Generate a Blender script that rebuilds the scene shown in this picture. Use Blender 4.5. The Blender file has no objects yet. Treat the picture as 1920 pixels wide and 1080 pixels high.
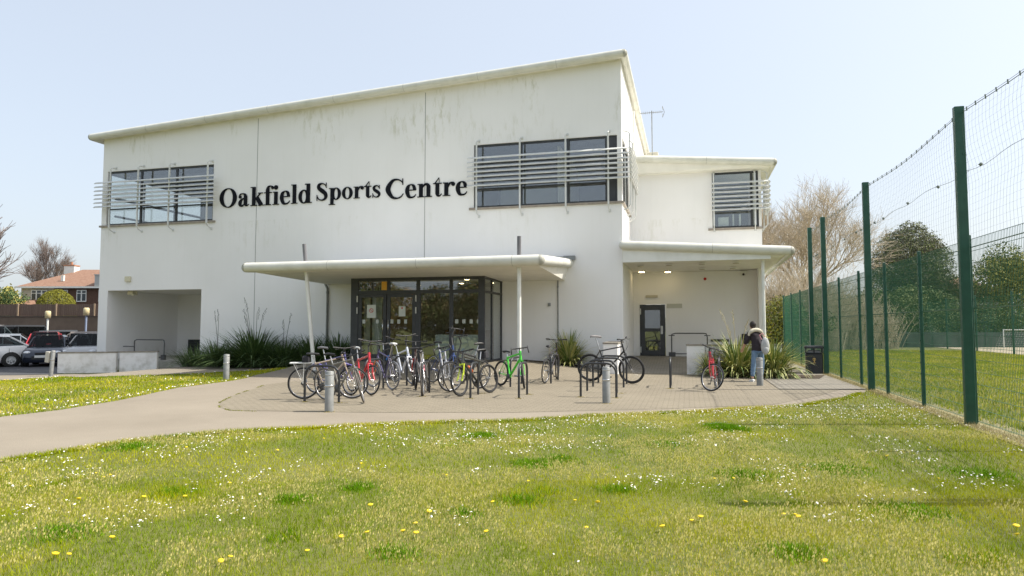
import bpy, bmesh, math, random
import numpy as np
from mathutils import Vector, Matrix
random.seed(7); RNG = np.random.default_rng(7)
PI = math.pi
scn = bpy.context.scene
COL = scn.collection

# ------------------------------------------------------------------ camera
F_PX = 1246.0; YAW = math.radians(14.8); PIT = math.atan(72/1246.0)
CAM = Vector((2.2, -23.67, 1.6))
def ray(px, py):
    a = (px-960)/F_PX; b = (540-py)/F_PX
    cp, sp = math.cos(PIT), math.sin(PIT)
    f = Vector((-math.sin(YAW)*cp, math.cos(YAW)*cp, sp))
    r = Vector((math.cos(YAW), math.sin(YAW), 0))
    u = Vector((math.sin(YAW)*sp, -math.cos(YAW)*sp, cp))
    return f + a*r + b*u
def atdist(px, py, Z):
    """world point seen at photo pixel px,py at forward distance Z"""
    return CAM + ray(px, py)*Z
cam_d = bpy.data.cameras.new('camera'); cam = bpy.data.objects.new('camera', cam_d); COL.objects.link(cam)
cam.location = CAM; cam.rotation_euler = (PI/2+PIT, 0, YAW)
cam_d.sensor_width = 36; cam_d.lens = 36*F_PX/1920; cam_d.clip_end = 5000; cam_d.clip_start = 0.05
scn.camera = cam

# ------------------------------------------------------------------ ground height
def ss(t):
    t = min(1, max(0, t)); return t*t*(3-2*t)
def hgt(x, y):
    h = 0
    if -16 < x < 6 and y > -7:
        amp = ss((x+13)/3)*(1-ss((x+4)/5))
        h += 0.36*amp*min(1, max(0, (y+6.2)/3.8))
        # paved ramp between the two low walls up to the side door
    if x < -15: h -= 0.28*ss((-16.5-x)/4)
    return h
def gp(px, py):
    z = 0
    for _ in range(12):
        d = ray(px, py); t = (z-CAM.z)/d.z
        x, y = CAM.x+t*d.x, CAM.y+t*d.y; z = hgt(x, y)
    return Vector((x, y, z))

# ------------------------------------------------------------------ materials
MATS = {}
def mat(name, c, rough=.6, metal=0, c2=None, scale=8, bump=0, bscale=60, detail=4, lo=.35, hi=.65, spec=.5, coat=0, stretch=None, sub=0):
    if name in MATS: return MATS[name]
    m = bpy.data.materials.new(name); m.use_nodes = True; nt = m.node_tree; b = nt.nodes['Principled BSDF']
    b.inputs['Base Color'].default_value = (*c, 1); b.inputs['Roughness'].default_value = rough
    b.inputs['Metallic'].default_value = metal; b.inputs['Specular IOR Level'].default_value = spec
    if coat: b.inputs['Coat Weight'].default_value = coat
    tc = nt.nodes.new('ShaderNodeTexCoord'); mp = nt.nodes.new('ShaderNodeMapping'); nt.links.new(tc.outputs['Object'], mp.inputs[0])
    if stretch: mp.inputs['Scale'].default_value = stretch
    if c2:
        n = nt.nodes.new('ShaderNodeTexNoise'); n.inputs['Scale'].default_value = scale; n.inputs['Detail'].default_value = detail
        nt.links.new(mp.outputs[0], n.inputs['Vector'])
        r = nt.nodes.new('ShaderNodeValToRGB'); r.color_ramp.elements[0].position = lo; r.color_ramp.elements[1].position = hi
        r.color_ramp.elements[0].color = (*c, 1); r.color_ramp.elements[1].color = (*c2, 1)
        nt.links.new(n.outputs['Fac'], r.inputs['Fac']); nt.links.new(r.outputs['Color'], b.inputs['Base Color'])
    if bump:
        n = nt.nodes.new('ShaderNodeTexNoise'); n.inputs['Scale'].default_value = bscale; n.inputs['Detail'].default_value = 3
        nt.links.new(tc.outputs['Object'], n.inputs['Vector'])
        bp = nt.nodes.new('ShaderNodeBump'); bp.inputs['Strength'].default_value = bump; bp.inputs['Distance'].default_value = .02
        nt.links.new(n.outputs['Fac'], bp.inputs['Height']); nt.links.new(bp.outputs['Normal'], b.inputs['Normal'])
    if sub: b.inputs['Transmission Weight'].default_value = 0
    MATS[name] = m; return m
def nodes_of(m): return m.node_tree, m.node_tree.nodes['Principled BSDF']
def N(nt, t, **kw):
    n = nt.nodes.new(t)
    for k, v in kw.items():
        if hasattr(n, k): setattr(n, k, v)
        else: n.inputs[k.replace('_', ' ')].default_value = v
    return n

def render_mat():
    m = mat('white_render', (.80, .80, .775), .85); nt, b = nodes_of(m); L = nt.links.new
    g = N(nt, 'ShaderNodeNewGeometry'); sep = N(nt, 'ShaderNodeSeparateXYZ'); L(g.outputs['Position'], sep.inputs[0])
    # broad mottling
    n1 = N(nt, 'ShaderNodeTexNoise', Scale=.5, Detail=5.0); L(g.outputs['Position'], n1.inputs['Vector'])
    r1 = N(nt, 'ShaderNodeValToRGB'); r1.color_ramp.elements[0].position = .35; r1.color_ramp.elements[1].position = .7
    r1.color_ramp.elements[0].color = (.85, .84, .83, 1); r1.color_ramp.elements[1].color = (.81, .80, .785, 1); L(n1.outputs['Fac'], r1.inputs['Fac'])
    # run-down streaks: noise stretched down the wall
    mp = N(nt, 'ShaderNodeMapping'); mp.inputs['Scale'].default_value = (2.6, 2.6, .7); L(g.outputs['Position'], mp.inputs[0])
    n2 = N(nt, 'ShaderNodeTexNoise', Scale=1.6, Detail=8.0, Roughness=.72); L(mp.outputs[0], n2.inputs['Vector'])
    mpb = N(nt, 'ShaderNodeMapping'); mpb.inputs['Scale'].default_value = (.28, .28, .28); mpb.inputs['Location'].default_value = (3.1, 0, 1.7); L(g.outputs['Position'], mpb.inputs[0])
    n3 = N(nt, 'ShaderNodeTexNoise', Scale=1.3, Detail=2.0); L(mpb.outputs[0], n3.inputs['Vector'])
    r2 = N(nt, 'ShaderNodeMapRange'); r2.inputs[1].default_value = .5; r2.inputs[2].default_value = .72; L(n2.outputs['Fac'], r2.inputs[0])
    r3 = N(nt, 'ShaderNodeMapRange'); r3.inputs[1].default_value = .47; r3.inputs[2].default_value = .60; L(n3.outputs['Fac'], r3.inputs[0])
    zb = N(nt, 'ShaderNodeMapRange'); zb.inputs[1].default_value = 7.9; zb.inputs[2].default_value = 9.4; L(sep.outputs['Z'], zb.inputs[0])
    a = N(nt, 'ShaderNodeMath', operation='MULTIPLY'); L(r2.outputs[0], a.inputs[0]); L(r3.outputs[0], a.inputs[1])
    zq = N(nt, 'ShaderNodeMapRange'); zq.inputs[1].default_value = 4.0; zq.inputs[2].default_value = 5.95; zq.inputs[4].default_value = .45; L(sep.outputs['Z'], zq.inputs[0])
    lt = N(nt, 'ShaderNodeMath', operation='LESS_THAN'); L(sep.outputs['Z'], lt.inputs[0]); lt.inputs[1].default_value = 5.98
    zm = N(nt, 'ShaderNodeMath', operation='MULTIPLY'); L(zq.outputs[0], zm.inputs[0]); L(lt.outputs[0], zm.inputs[1])
    za = N(nt, 'ShaderNodeMath', operation='MAXIMUM'); L(zm.outputs[0], za.inputs[0]); L(zb.outputs[0], za.inputs[1])
    a2 = N(nt, 'ShaderNodeMath', operation='MULTIPLY'); L(a.outputs[0], a2.inputs[0]); L(za.outputs[0], a2.inputs[1])
    a3 = N(nt, 'ShaderNodeMath', operation='MULTIPLY'); L(a2.outputs[0], a3.inputs[0]); a3.inputs[1].default_value = .85
    mx = N(nt, 'ShaderNodeMix', data_type='RGBA'); L(a3.outputs[0], mx.inputs[0]); L(r1.outputs['Color'], mx.inputs[6]); mx.inputs[7].default_value = (.42, .41, .26, 1)
    # faint fine streaks everywhere
    mp4 = N(nt, 'ShaderNodeMapping'); mp4.inputs['Scale'].default_value = (7, 7, .22); L(g.outputs['Position'], mp4.inputs[0])
    n4 = N(nt, 'ShaderNodeTexNoise', Scale=1.0, Detail=4.0); L(mp4.outputs[0], n4.inputs['Vector'])
    r4 = N(nt, 'ShaderNodeMapRange'); r4.inputs[1].default_value = .52; r4.inputs[2].default_value = .8; r4.inputs[4].default_value = .07; L(n4.outputs['Fac'], r4.inputs[0])
    mx2 = N(nt, 'ShaderNodeMix', data_type='RGBA'); L(r4.outputs[0], mx2.inputs[0]); L(mx.outputs[2], mx2.inputs[6]); mx2.inputs[7].default_value = (.60, .59, .54, 1)
    # splash dirt low on the wall
    zl = N(nt, 'ShaderNodeMapRange'); zl.inputs[1].default_value = .75; zl.inputs[2].default_value = .0; L(sep.outputs['Z'], zl.inputs[0])
    n5 = N(nt, 'ShaderNodeTexNoise', Scale=3.0, Detail=6.0); L(g.outputs['Position'], n5.inputs['Vector'])
    r5 = N(nt, 'ShaderNodeMapRange'); r5.inputs[1].default_value = .45; r5.inputs[2].default_value = .7; L(n5.outputs['Fac'], r5.inputs[0])
    a5 = N(nt, 'ShaderNodeMath', operation='MULTIPLY'); L(zl.outputs[0], a5.inputs[0]); L(r5.outputs[0], a5.inputs[1])
    a6 = N(nt, 'ShaderNodeMath', operation='MULTIPLY'); L(a5.outputs[0], a6.inputs[0]); a6.inputs[1].default_value = .7
    mx3 = N(nt, 'ShaderNodeMix', data_type='RGBA'); L(a6.outputs[0], mx3.inputs[0]); L(mx2.outputs[2], mx3.inputs[6]); mx3.inputs[7].default_value = (.36, .34, .28, 1)
    L(mx3.outputs[2], b.inputs['Base Color'])
    nb = N(nt, 'ShaderNodeTexNoise', Scale=45.0, Detail=3.0); L(g.outputs['Position'], nb.inputs['Vector'])
    bp = N(nt, 'ShaderNodeBump', Strength=.12, Distance=.01); L(nb.outputs['Fac'], bp.inputs['Height']); L(bp.outputs['Normal'], b.inputs['Normal'])
    return m
def glass_mat(name, tint=(.75, .8, .8), refl=.06, ior=1.65):
    m = bpy.data.materials.new(name); m.use_nodes = True; nt = m.node_tree; nt.nodes.clear(); L = nt.links.new
    o = N(nt, 'ShaderNodeOutputMaterial'); t = N(nt, 'ShaderNodeBsdfTransparent'); t.inputs[0].default_value = (*tint, 1)
    g = N(nt, 'ShaderNodeBsdfGlossy'); g.inputs['Roughness'].default_value = .015; g.inputs['Color'].default_value = (.95, .97, 1, 1)
    ge = N(nt, 'ShaderNodeNewGeometry'); dp = N(nt, 'ShaderNodeVectorMath', operation='DOT_PRODUCT'); L(ge.outputs['Normal'], dp.inputs[0]); L(ge.outputs['Incoming'], dp.inputs[1])
    ab = N(nt, 'ShaderNodeMath', operation='ABSOLUTE'); L(dp.outputs['Value'], ab.inputs[0]); iv = N(nt, 'ShaderNodeMath', operation='SUBTRACT'); iv.inputs[0].default_value = 1; L(ab.outputs[0], iv.inputs[1])
    pw = N(nt, 'ShaderNodeMath', operation='POWER'); L(iv.outputs[0], pw.inputs[0]); pw.inputs[1].default_value = 5; r0 = ((ior-1)/(ior+1))**2+refl
    f = N(nt, 'ShaderNodeMath', operation='MULTIPLY_ADD'); L(pw.outputs[0], f.inputs[0]); f.inputs[1].default_value = 1-r0; f.inputs[2].default_value = r0; a = f
    nz = N(nt, 'ShaderNodeTexNoise', Scale=.9); bp = N(nt, 'ShaderNodeBump', Strength=.03, Distance=.05); L(nz.outputs['Fac'], bp.inputs['Height']); L(bp.outputs['Normal'], g.inputs['Normal'])
    x = N(nt, 'ShaderNodeMixShader'); L(a.outputs[0], x.inputs[0]); L(t.outputs[0], x.inputs[1]); L(g.outputs[0], x.inputs[2]); L(x.outputs[0], o.inputs[0])
    MATS[name] = m; return m
WHITE = render_mat()
GLASS = glass_mat('window_glass', (.90, .92, .91), .07)
CARGLASS = glass_mat('car_glass', (.30, .34, .35), .0, 1.28)
FROST = mat('frosted_film', (.42, .47, .44), .35)
CREAM = mat('cream_fascia', (.66, .655, .59), .45, c2=(.55, .545, .475), scale=2.5, detail=6, lo=.45, hi=.8, stretch=(1, 1, 1))
WHITEPAINT = mat('white_paint', (.78, .78, .74), .5, c2=(.68, .68, .63), scale=3, lo=.4, hi=.8)
SOFFIT = mat('soffit_board', (.80, .78, .71), .7, c2=(.74, .72, .65), scale=2)
FRAME = mat('anthracite_frame', (.036, .039, .045), .45, c2=(.046, .05, .056), scale=4)
SILVER = mat('aluminium', (.66, .67, .65), .5, .0, c2=(.58, .59, .58), scale=6)
STEEL = mat('steel', (.5, .5, .5), .3, .9)
DARKSTEEL = mat('dark_steel', (.07, .07, .072), .5, .3, c2=(.11, .11, .11), scale=20)
BLACK = mat('black_plastic', (.014, .014, .015), .5)
RUBBER = mat('rubber', (.02, .02, .02), .85, c2=(.035, .034, .032), scale=30)
CHROME = mat('chrome', (.7, .7, .7), .2, 1)
COPING = mat('coping_stone', (.33, .30, .25), .9, c2=(.22, .20, .17), scale=6, bump=.3)
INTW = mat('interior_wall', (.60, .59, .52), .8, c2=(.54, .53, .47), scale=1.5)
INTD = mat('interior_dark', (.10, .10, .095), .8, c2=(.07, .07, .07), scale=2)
LETTER = mat('letter_black', (.008, .009, .013), .8, spec=.15)
GREENP = mat('green_powder_coat', (.010, .066, .042), .42, c2=(.016, .085, .055), scale=5)
GREENW = mat('green_wire', (.035, .15, .09), .5)
CONC = mat('concrete', (.45, .43, .38), .9, c2=(.36, .34, .30), scale=5, bump=.2)
GREYPAINT = mat('grey_galvanised', (.20, .21, .205), .5, .1, c2=(.26, .265, .26), scale=9, detail=6)

# ------------------------------------------------------------------ mesh builder
class MB:
    def __init__(s): s.v = []; s.f = []; s.m = []; s.smooth = []
    def add(s, vs, fs, mi=0, sm=False):
        o = len(s.v); s.v += [tuple(v) for v in vs]
        for f in fs: s.f.append(tuple(i+o for i in f)); s.m.append(mi); s.smooth.append(sm)
        return s
    def box(s, x0, x1, y0, y1, z0, z1, mi=0, M=None):
        vs = [Vector((x, y, z)) for z in (z0, z1) for x, y in ((x0, y0), (x1, y0), (x1, y1), (x0, y1))]
        if M: vs = [M @ v for v in vs]
        return s.add(vs, [(3, 2, 1, 0), (4, 5, 6, 7), (0, 1, 5, 4), (1, 2, 6, 5), (2, 3, 7, 6), (3, 0, 4, 7)], mi)
    def bev(s, x0, x1, y0, y1, z0, z1, b=.01, mi=0, M=None):
        """box with chamfered vertical and top edges"""
        def ring(z, d): return [Vector((x0+d+b, y0+d, z)), Vector((x1-d-b, y0+d, z)), Vector((x1-d, y0+d+b, z)), Vector((x1-d, y1-d-b, z)), Vector((x1-d-b, y1-d, z)), Vector((x0+d+b, y1-d, z)), Vector((x0+d, y1-d-b, z)), Vector((x0+d, y0+d+b, z))]
        vs = ring(z0, 0)+ring(z1-b, 0)+ring(z1, b)
        if M: vs = [M @ v for v in vs]
        fs = [tuple(range(7, -1, -1)), tuple(range(16, 24))]
        for k in (0, 8):
            for i in range(8): j = (i+1) % 8; fs.append((k+i, k+j, k+8+j, k+8+i))
        return s.add(vs, fs, mi)
    def tube(s, pts, r, n=8, mi=0, caps=True, closed=False, sm=True):
        pts = [Vector(p) for p in pts]; rs = r if isinstance(r, (list, tuple)) else [r]*len(pts)
        vs = []; fs = []; prev = None; K = len(pts)
        for i, p in enumerate(pts):
            if closed: t = (pts[(i+1) % K]-pts[i-1])
            elif i == 0: t = pts[1]-pts[0]
            elif i == K-1: t = pts[-1]-pts[-2]
            else: t = (pts[i+1]-pts[i]).normalized()+(pts[i]-pts[i-1]).normalized()
            t = t.normalized() if t.length > 1e-9 else Vector((0, 0, 1))
            if prev is None:
                a = Vector((0, 0, 1)) if abs(t.z) < .9 else Vector((1, 0, 0)); u = t.cross(a).normalized()
            else:
                u = (prev-t*prev.dot(t)); u = u.normalized() if u.length > 1e-6 else t.orthogonal().normalized()
            prev = u; w = t.cross(u)
            for k in range(n):
                an = 2*PI*k/n; vs.append(p+(u*math.cos(an)+w*math.sin(an))*rs[i])
        R = K if closed else K-1
        for i in range(R):
            for k in range(n):
                a = i*n+k; b = i*n+(k+1) % n; j = ((i+1) % K)*n
                fs.append((a, b, j+(k+1) % n, j+k))
        s.add(vs, fs, mi, sm)
        if caps and not closed:
            s.add(vs[:n], [tuple(range(n-1, -1, -1))], mi); s.add(vs[-n:], [tuple(range(n))], mi)
        return s
    def lathe(s, prof, n=24, mi=0, M=None, sm=True, c=(0, 0, 0)):
        vs = []; fs = []
        for r, z in prof:
            for k in range(n): a = 2*PI*k/n; vs.append(Vector((c[0]+r*math.cos(a), c[1]+r*math.sin(a), c[2]+z)))
        if M: vs = [M @ v for v in vs]
        for i in range(len(prof)-1):
            for k in range(n): fs.append((i*n+k, i*n+(k+1) % n, (i+1)*n+(k+1) % n, (i+1)*n+k))
        return s.add(vs, fs, mi, sm)
    def ball(s, c, rx, ry=None, rz=None, n=12, m=8, mi=0, M=None, jit=0):
        ry = ry or rx; rz = rz or rx; vs = []; fs = []
        for i in range(m+1):
            th = PI*i/m
            for k in range(n):
                a = 2*PI*k/n; q = 1+random.uniform(-jit, jit)
                vs.append(Vector((c[0]+rx*q*math.sin(th)*math.cos(a), c[1]+ry*q*math.sin(th)*math.sin(a), c[2]+rz*q*math.cos(th))))
        if M: vs = [M @ v for v in vs]
        for i in range(m):
            for k in range(n): fs.append((i*n+k, (i+1)*n+k, (i+1)*n+(k+1) % n, i*n+(k+1) % n))
        return s.add(vs, fs, mi, True)
    def mesh(s, name, mats):
        me = bpy.data.meshes.new(name); me.from_pydata(s.v, [], s.f)
        for m in (mats if isinstance(mats, (list, tuple)) else [mats]): me.materials.append(m)
        if s.f:
            me.polygons.foreach_set('material_index', s.m); me.polygons.foreach_set('use_smooth', s.smooth)
        me.update(); return me
    def build(s, name, mats, parent=None, M=None):
        o = bpy.data.objects.new(name, s.mesh(name, mats)); COL.objects.link(o)
        if parent: o.parent = parent
        if M is not None: o.matrix_local = M
        return o
def inst(name, me, parent=None, M=None):
    o = bpy.data.objects.new(name, me); COL.objects.link(o)
    if parent: o.parent = parent
    if M is not None: o.matrix_local = M
    return o
def tag(o, label=None, cat=None, group=None, kind=None):
    if label: o['label'] = label
    if cat: o['category'] = cat
    if group: o['group'] = group
    if kind: o['kind'] = kind
    return o
def empty(name, loc=(0, 0, 0), rz=0, label=None, cat=None, group=None):
    o = bpy.data.objects.new(name, None); o.empty_display_size = .2; COL.objects.link(o)
    o.location = loc; o.rotation_euler = (0, 0, rz)
    return tag(o, label, cat, group)
KIDS = {}
def copy_tree(o, parent=None):
    c = o.copy(); COL.objects.link(c)
    if parent: c.parent = parent
    for ch in list(o.children): copy_tree(ch, c)
    return c
def wall(name, U, Zt, holes, axis, at, thick, mats, parent, z0=-.4, zt2=None, extra_u=()):
    """wall in the plane axis=at ('y' or 'x'), running along the other axis U=(u0,u1); top slopes from Zt to zt2; holes=(u0,u1,z0,z1)"""
    zt2 = Zt if zt2 is None else zt2
    us = sorted({U[0], U[1], *[h[0] for h in holes], *[h[1] for h in holes], *extra_u})
    zs = sorted({z0, *[h[2] for h in holes], *[h[3] for h in holes]}); zs = [z for z in zs if z >= z0]+['T']
    def top(u): return Zt+(zt2-Zt)*(u-U[0])/(U[1]-U[0])
    nu, nz = len(us), len(zs); mb = MB(); vs = []
    for d in (0, thick):
        for z in zs:
            for u in us:
                zz = top(u) if z == 'T' else z
                vs.append((u, at+d, zz) if axis == 'y' else (at+d, u, zz))
    def solid(i, j):
        if i < 0 or j < 0 or i >= nu-1 or j >= nz-1: return False
        uc = (us[i]+us[i+1])/2; za = zs[j]; zb = zs[j+1] if zs[j+1] != 'T' else za+.01; zc = (za+zb)/2
        return not any(h[0] < uc < h[1] and h[2] < zc < h[3] for h in holes)
    K = nu*nz; fs = []; I = lambda i, j, d: d*K+j*nu+i
    for i in range(nu-1):
        for j in range(nz-1):
            if not solid(i, j): continue
            fs.append((I(i, j, 0), I(i+1, j, 0), I(i+1, j+1, 0), I(i, j+1, 0))); fs.append((I(i, j, 1), I(i, j+1, 1), I(i+1, j+1, 1), I(i+1, j, 1)))
            if not solid(i-1, j): fs.append((I(i, j, 0), I(i, j+1, 0), I(i, j+1, 1), I(i, j, 1)))
            if not solid(i+1, j): fs.append((I(i+1, j, 0), I(i+1, j, 1), I(i+1, j+1, 1), I(i+1, j+1, 0)))
            if not solid(i, j-1): fs.append((I(i, j, 0), I(i, j, 1), I(i+1, j, 1), I(i+1, j, 0)))
            if not solid(i, j+1): fs.append((I(i, j+1, 0), I(i+1, j+1, 0), I(i+1, j+1, 1), I(i, j+1, 1)))
    mb.add(vs, fs); o = mb.build(name, mats, parent)
    bm = bmesh.new(); bm.from_mesh(o.data); bmesh.ops.recalc_face_normals(bm, faces=bm.faces); bm.to_mesh(o.data); bm.free()
    return o
SKY_STR, SUN_STR, EXPO = .12, 3.4, .92; VEIL = (.5, .62); VEILC = (4.15, 4.45, 4.75)
# ================================================================== WORLD AND SUN
SUN_AZ = Vector((.967, .255, 0)).normalized(); SUN_EL = math.radians(51)
w = bpy.data.worlds.new('World'); scn.world = w; w.use_nodes = True; nt = w.node_tree
bg = nt.nodes['Background']; sky = nt.nodes.new('ShaderNodeTexSky'); sky.sky_type = 'NISHITA'; sky.sun_disc = False
sky.sun_elevation = SUN_EL; sky.sun_rotation = math.atan2(SUN_AZ.x, SUN_AZ.y); sky.air_density = 1.0; sky.dust_density = 4.0; sky.ozone_density = .8; sky.altitude = 0
hz = nt.nodes.new('ShaderNodeMix'); hz.data_type = 'RGBA'   # thin even high cloud veil over the whole sky
tcw = nt.nodes.new('ShaderNodeTexCoord'); nzw = nt.nodes.new('ShaderNodeTexNoise'); nzw.inputs['Scale'].default_value = 1.2
nt.links.new(tcw.outputs['Generated'], nzw.inputs['Vector'])
mrw = nt.nodes.new('ShaderNodeMapRange'); mrw.inputs[3].default_value = VEIL[0]; mrw.inputs[4].default_value = VEIL[1]; nt.links.new(nzw.outputs['Fac'], mrw.inputs[0])
nt.links.new(mrw.outputs[0], hz.inputs[0]); nt.links.new(sky.outputs[0], hz.inputs[6]); hz.inputs[7].default_value = (*VEILC, 1)
nt.links.new(hz.outputs[2], bg.inputs['Color']); bg.inputs['Strength'].default_value = SKY_STR
sd = bpy.data.lights.new('sun', 'SUN'); sd.energy = SUN_STR; sd.angle = math.radians(.55); sd.color = (1, .945, .85)
so = bpy.data.objects.new('sun', sd); COL.objects.link(so)
S = Vector((SUN_AZ.x*math.cos(SUN_EL), SUN_AZ.y*math.cos(SUN_EL), math.sin(SUN_EL))); so.rotation_euler = S.to_track_quat('Z', 'Y').to_euler(); so.location = (30, 10, 40)
scn.view_settings.view_transform = 'Standard'; scn.view_settings.look = 'None'; scn.view_settings.exposure = EXPO; scn.view_settings.gamma = 1
scn.cycles.use_denoising = True; scn.cycles.max_bounces = 7; scn.cycles.transparent_max_bounces = 24

# ================================================================== GROUND SHEETS
def sheet(name, poly, dz, m, cuts=0.6, zfix=None, label=None):
    bm = bmesh.new(); vs = [bm.verts.new((x, y, 0)) for x, y in poly]; bm.faces.new(vs); bmesh.ops.triangulate(bm, faces=bm.faces[:])
    xs = [p[0] for p in poly]; ys = [p[1] for p in poly]
    for ax, lo, hi in ((0, max(min(xs), -24), min(max(xs), 4)), (1, max(min(ys), -7), min(max(ys), 0))):
        v = math.ceil(lo/cuts)*cuts
        while v < hi:
            co = [0, 0, 0]; co[ax] = v; no = [0, 0, 0]; no[ax] = 1
            bmesh.ops.bisect_plane(bm, geom=bm.verts[:]+bm.edges[:]+bm.faces[:], plane_co=co, plane_no=no); v += cuts
    for v in bm.verts: v.co.z = (hgt(v.co.x, v.co.y) if zfix is None else zfix)+dz
    for f in bm.faces:
        if f.normal.z < 0: f.normal_flip()
    bmesh.ops.recalc_face_normals(bm, faces=bm.faces[:])
    me = bpy.data.meshes.new(name); bm.to_mesh(me); bm.free(); me.materials.append(m)
    if me.polygons and me.polygons[0].normal.z < 0: me.flip_normals()
    o = bpy.data.objects.new(name, me); COL.objects.link(o); return tag(o, kind='structure')

def grass_ground():
    m = mat('turf_soil', (.1, .1, .04), .95); nt, b = nodes_of(m); L = nt.links.new
    g = N(nt, 'ShaderNodeNewGeometry')
    n = N(nt, 'ShaderNodeTexNoise', Scale=.35, Detail=8.0, Roughness=.65); L(g.outputs['Position'], n.inputs['Vector'])
    r = N(nt, 'ShaderNodeValToRGB'); e = r.color_ramp.elements; e[0].position = .3; e[0].color = (.06, .085, .010, 1); e[1].position = .7; e[1].color = (.145, .15, .03, 1)
    x = e.new(.5); x.color = (.10, .12, .015, 1); L(n.outputs['Fac'], r.inputs['Fac'])
    n2 = N(nt, 'ShaderNodeTexNoise', Scale=14.0, Detail=6.0, Roughness=.7); L(g.outputs['Position'], n2.inputs['Vector'])
    r2 = N(nt, 'ShaderNodeMapRange'); r2.inputs[1].default_value = .42; r2.inputs[2].default_value = .7; L(n2.outputs['Fac'], r2.inputs[0])
    mx = N(nt, 'ShaderNodeMix', data_type='RGBA'); L(r2.outputs[0], mx.inputs[0]); L(r.outputs['Color'], mx.inputs[6]); mx.inputs[7].default_value = (.17, .16, .065, 1)
    L(mx.outputs[2], b.inputs['Base Color'])
    bp = N(nt, 'ShaderNodeBump', Strength=.6, Distance=.03); L(n2.outputs['Fac'], bp.inputs['Height']); L(bp.outputs['Normal'], b.inputs['Normal'])
    return m
def asphalt(name, c1, c2, speck=(.7, .7, .66), paver=False):
    m = mat(name, c1, .92); nt, b = nodes_of(m); L = nt.links.new
    g = N(nt, 'ShaderNodeNewGeometry')
    n = N(nt, 'ShaderNodeTexNoise', Scale=.45, Detail=9.0, Roughness=.68); L(g.outputs['Position'], n.inputs['Vector'])
    r = N(nt, 'ShaderNodeValToRGB'); e = r.color_ramp.elements; e[0].position = .32; e[0].color = (*c1, 1); e[1].position = .68; e[1].color = (*c2, 1); L(n.outputs['Fac'], r.inputs['Fac'])
    v = N(nt, 'ShaderNodeTexNoise', Scale=85.0, Detail=2.0); L(g.outputs['Position'], v.inputs['Vector'])
    r2 = N(nt, 'ShaderNodeMapRange'); r2.inputs[1].default_value = .3; r2.inputs[2].default_value = .75; r2.inputs[3].default_value = .72; r2.inputs[4].default_value = 1.3; L(v.outputs['Fac'], r2.inputs[0])
    mx = N(nt, 'ShaderNodeMix', data_type='RGBA', blend_type='MULTIPLY'); mx.inputs[0].default_value = 1; L(r.outputs['Color'], mx.inputs[6]); L(r2.outputs[0], mx.inputs[7])
    out = mx.outputs[2]
    if paver:
        mpp = N(nt, 'ShaderNodeMapping'); mpp.inputs['Rotation'].default_value = (0, 0, math.radians(PAVROT)); L(g.outputs['Position'], mpp.inputs[0])
        bk = N(nt, 'ShaderNodeTexBrick', Scale=1.0, Mortar_Size=.009, Brick_Width=.21, Row_Height=.105); L(mpp.outputs[0], bk.inputs['Vector'])
        bk.inputs['Color1'].default_value = (1, 1, 1, 1); bk.inputs['Color2'].default_value = (.90, .90, .90, 1); bk.inputs['Mortar'].default_value = (.62, .62, .52, 1)
        m2 = N(nt, 'ShaderNodeMix', data_type='RGBA', blend_type='MULTIPLY'); m2.inputs[0].default_value = 1; L(out, m2.inputs[6]); L(bk.outputs['Color'], m2.inputs[7]); out = m2.outputs[2]
    L(out, b.inputs['Base Color'])
    bp = N(nt, 'ShaderNodeBump', Strength=.5, Distance=.006); L(v.outputs['Fac'], bp.inputs['Height']); L(bp.outputs['Normal'], b.inputs['Normal'])
    return m
PAVROT = 0
TURF = grass_ground()
PATHM = asphalt('path_asphalt', (.222, .190, .145), (.272, .235, .182))
PLAZA = asphalt('buff_block_paving', (.212, .182, .135), (.262, .227, .17), paver=True)
BLOCK = asphalt('grey_block_paving', (.22, .20, .17), (.29, .265, .22), paver=True)
TAR = asphalt('car_park_asphalt', (.055, .056, .06), (.085, .085, .09))
SAND = asphalt('sanded_pitch', (.36, .31, .22), (.42, .36, .26))
SOIL = mat('planting_soil', (.05, .035, .022), .95, c2=(.09, .065, .04), scale=12, bump=.6)

big = [(-700, -400), (700, -400), (700, 900), (-700, 900)]
sheet('ground', big, 0, TURF)
# foot path and plaza outlines, from the photograph's edges on the ground
def GPs(l): return [tuple(gp(x, y)[:2]) for x, y in l]
front = GPs([(0, 868), (120, 849), (250, 828), (380, 815), (530, 807), (700, 798), (830, 794), (960, 790), (1120, 781), (1300, 773), (1400, 768), (1500, 762), (1570, 751), (1618, 739)])
back = [(6.55, -3.0), (6.55, 9), (0.0, 9), (0, -.01), (-17.6, -.01)]
leftside = GPs([(540, 690.5), (505, 699), (480, 704), (426, 716), (333, 728), (222, 752), (111, 770), (0, 783)])
path_poly = [(-9.5, -24)] + front + [(6.55, -5.2)] + back[:4] + [(-12.6, -.01)] + leftside + [(-14, -24)]
sheet('footpath', path_poly, .012, PATHM)
plaza_poly = GPs([(430, 771), (700, 775), (960, 775), (1250, 768), (1450, 760), (1540, 742)])+[(6.5, -3.9), (6.5, 8.9), (0.05, 8.9), (0.05, -.02), (-11.9, -.02)]+GPs([(560, 700), (500, 722), (440, 742), (412, 756), (412, 765)])
sheet('plaza', plaza_poly, .0165, PLAZA)
side_poly = [(4.4, -5.6), (6.5, -5.2), (6.5, 8.8), (4.9, 8.8), (4.4, -1)]
sheet('side_paving', side_poly, .027, BLOCK)
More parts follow.
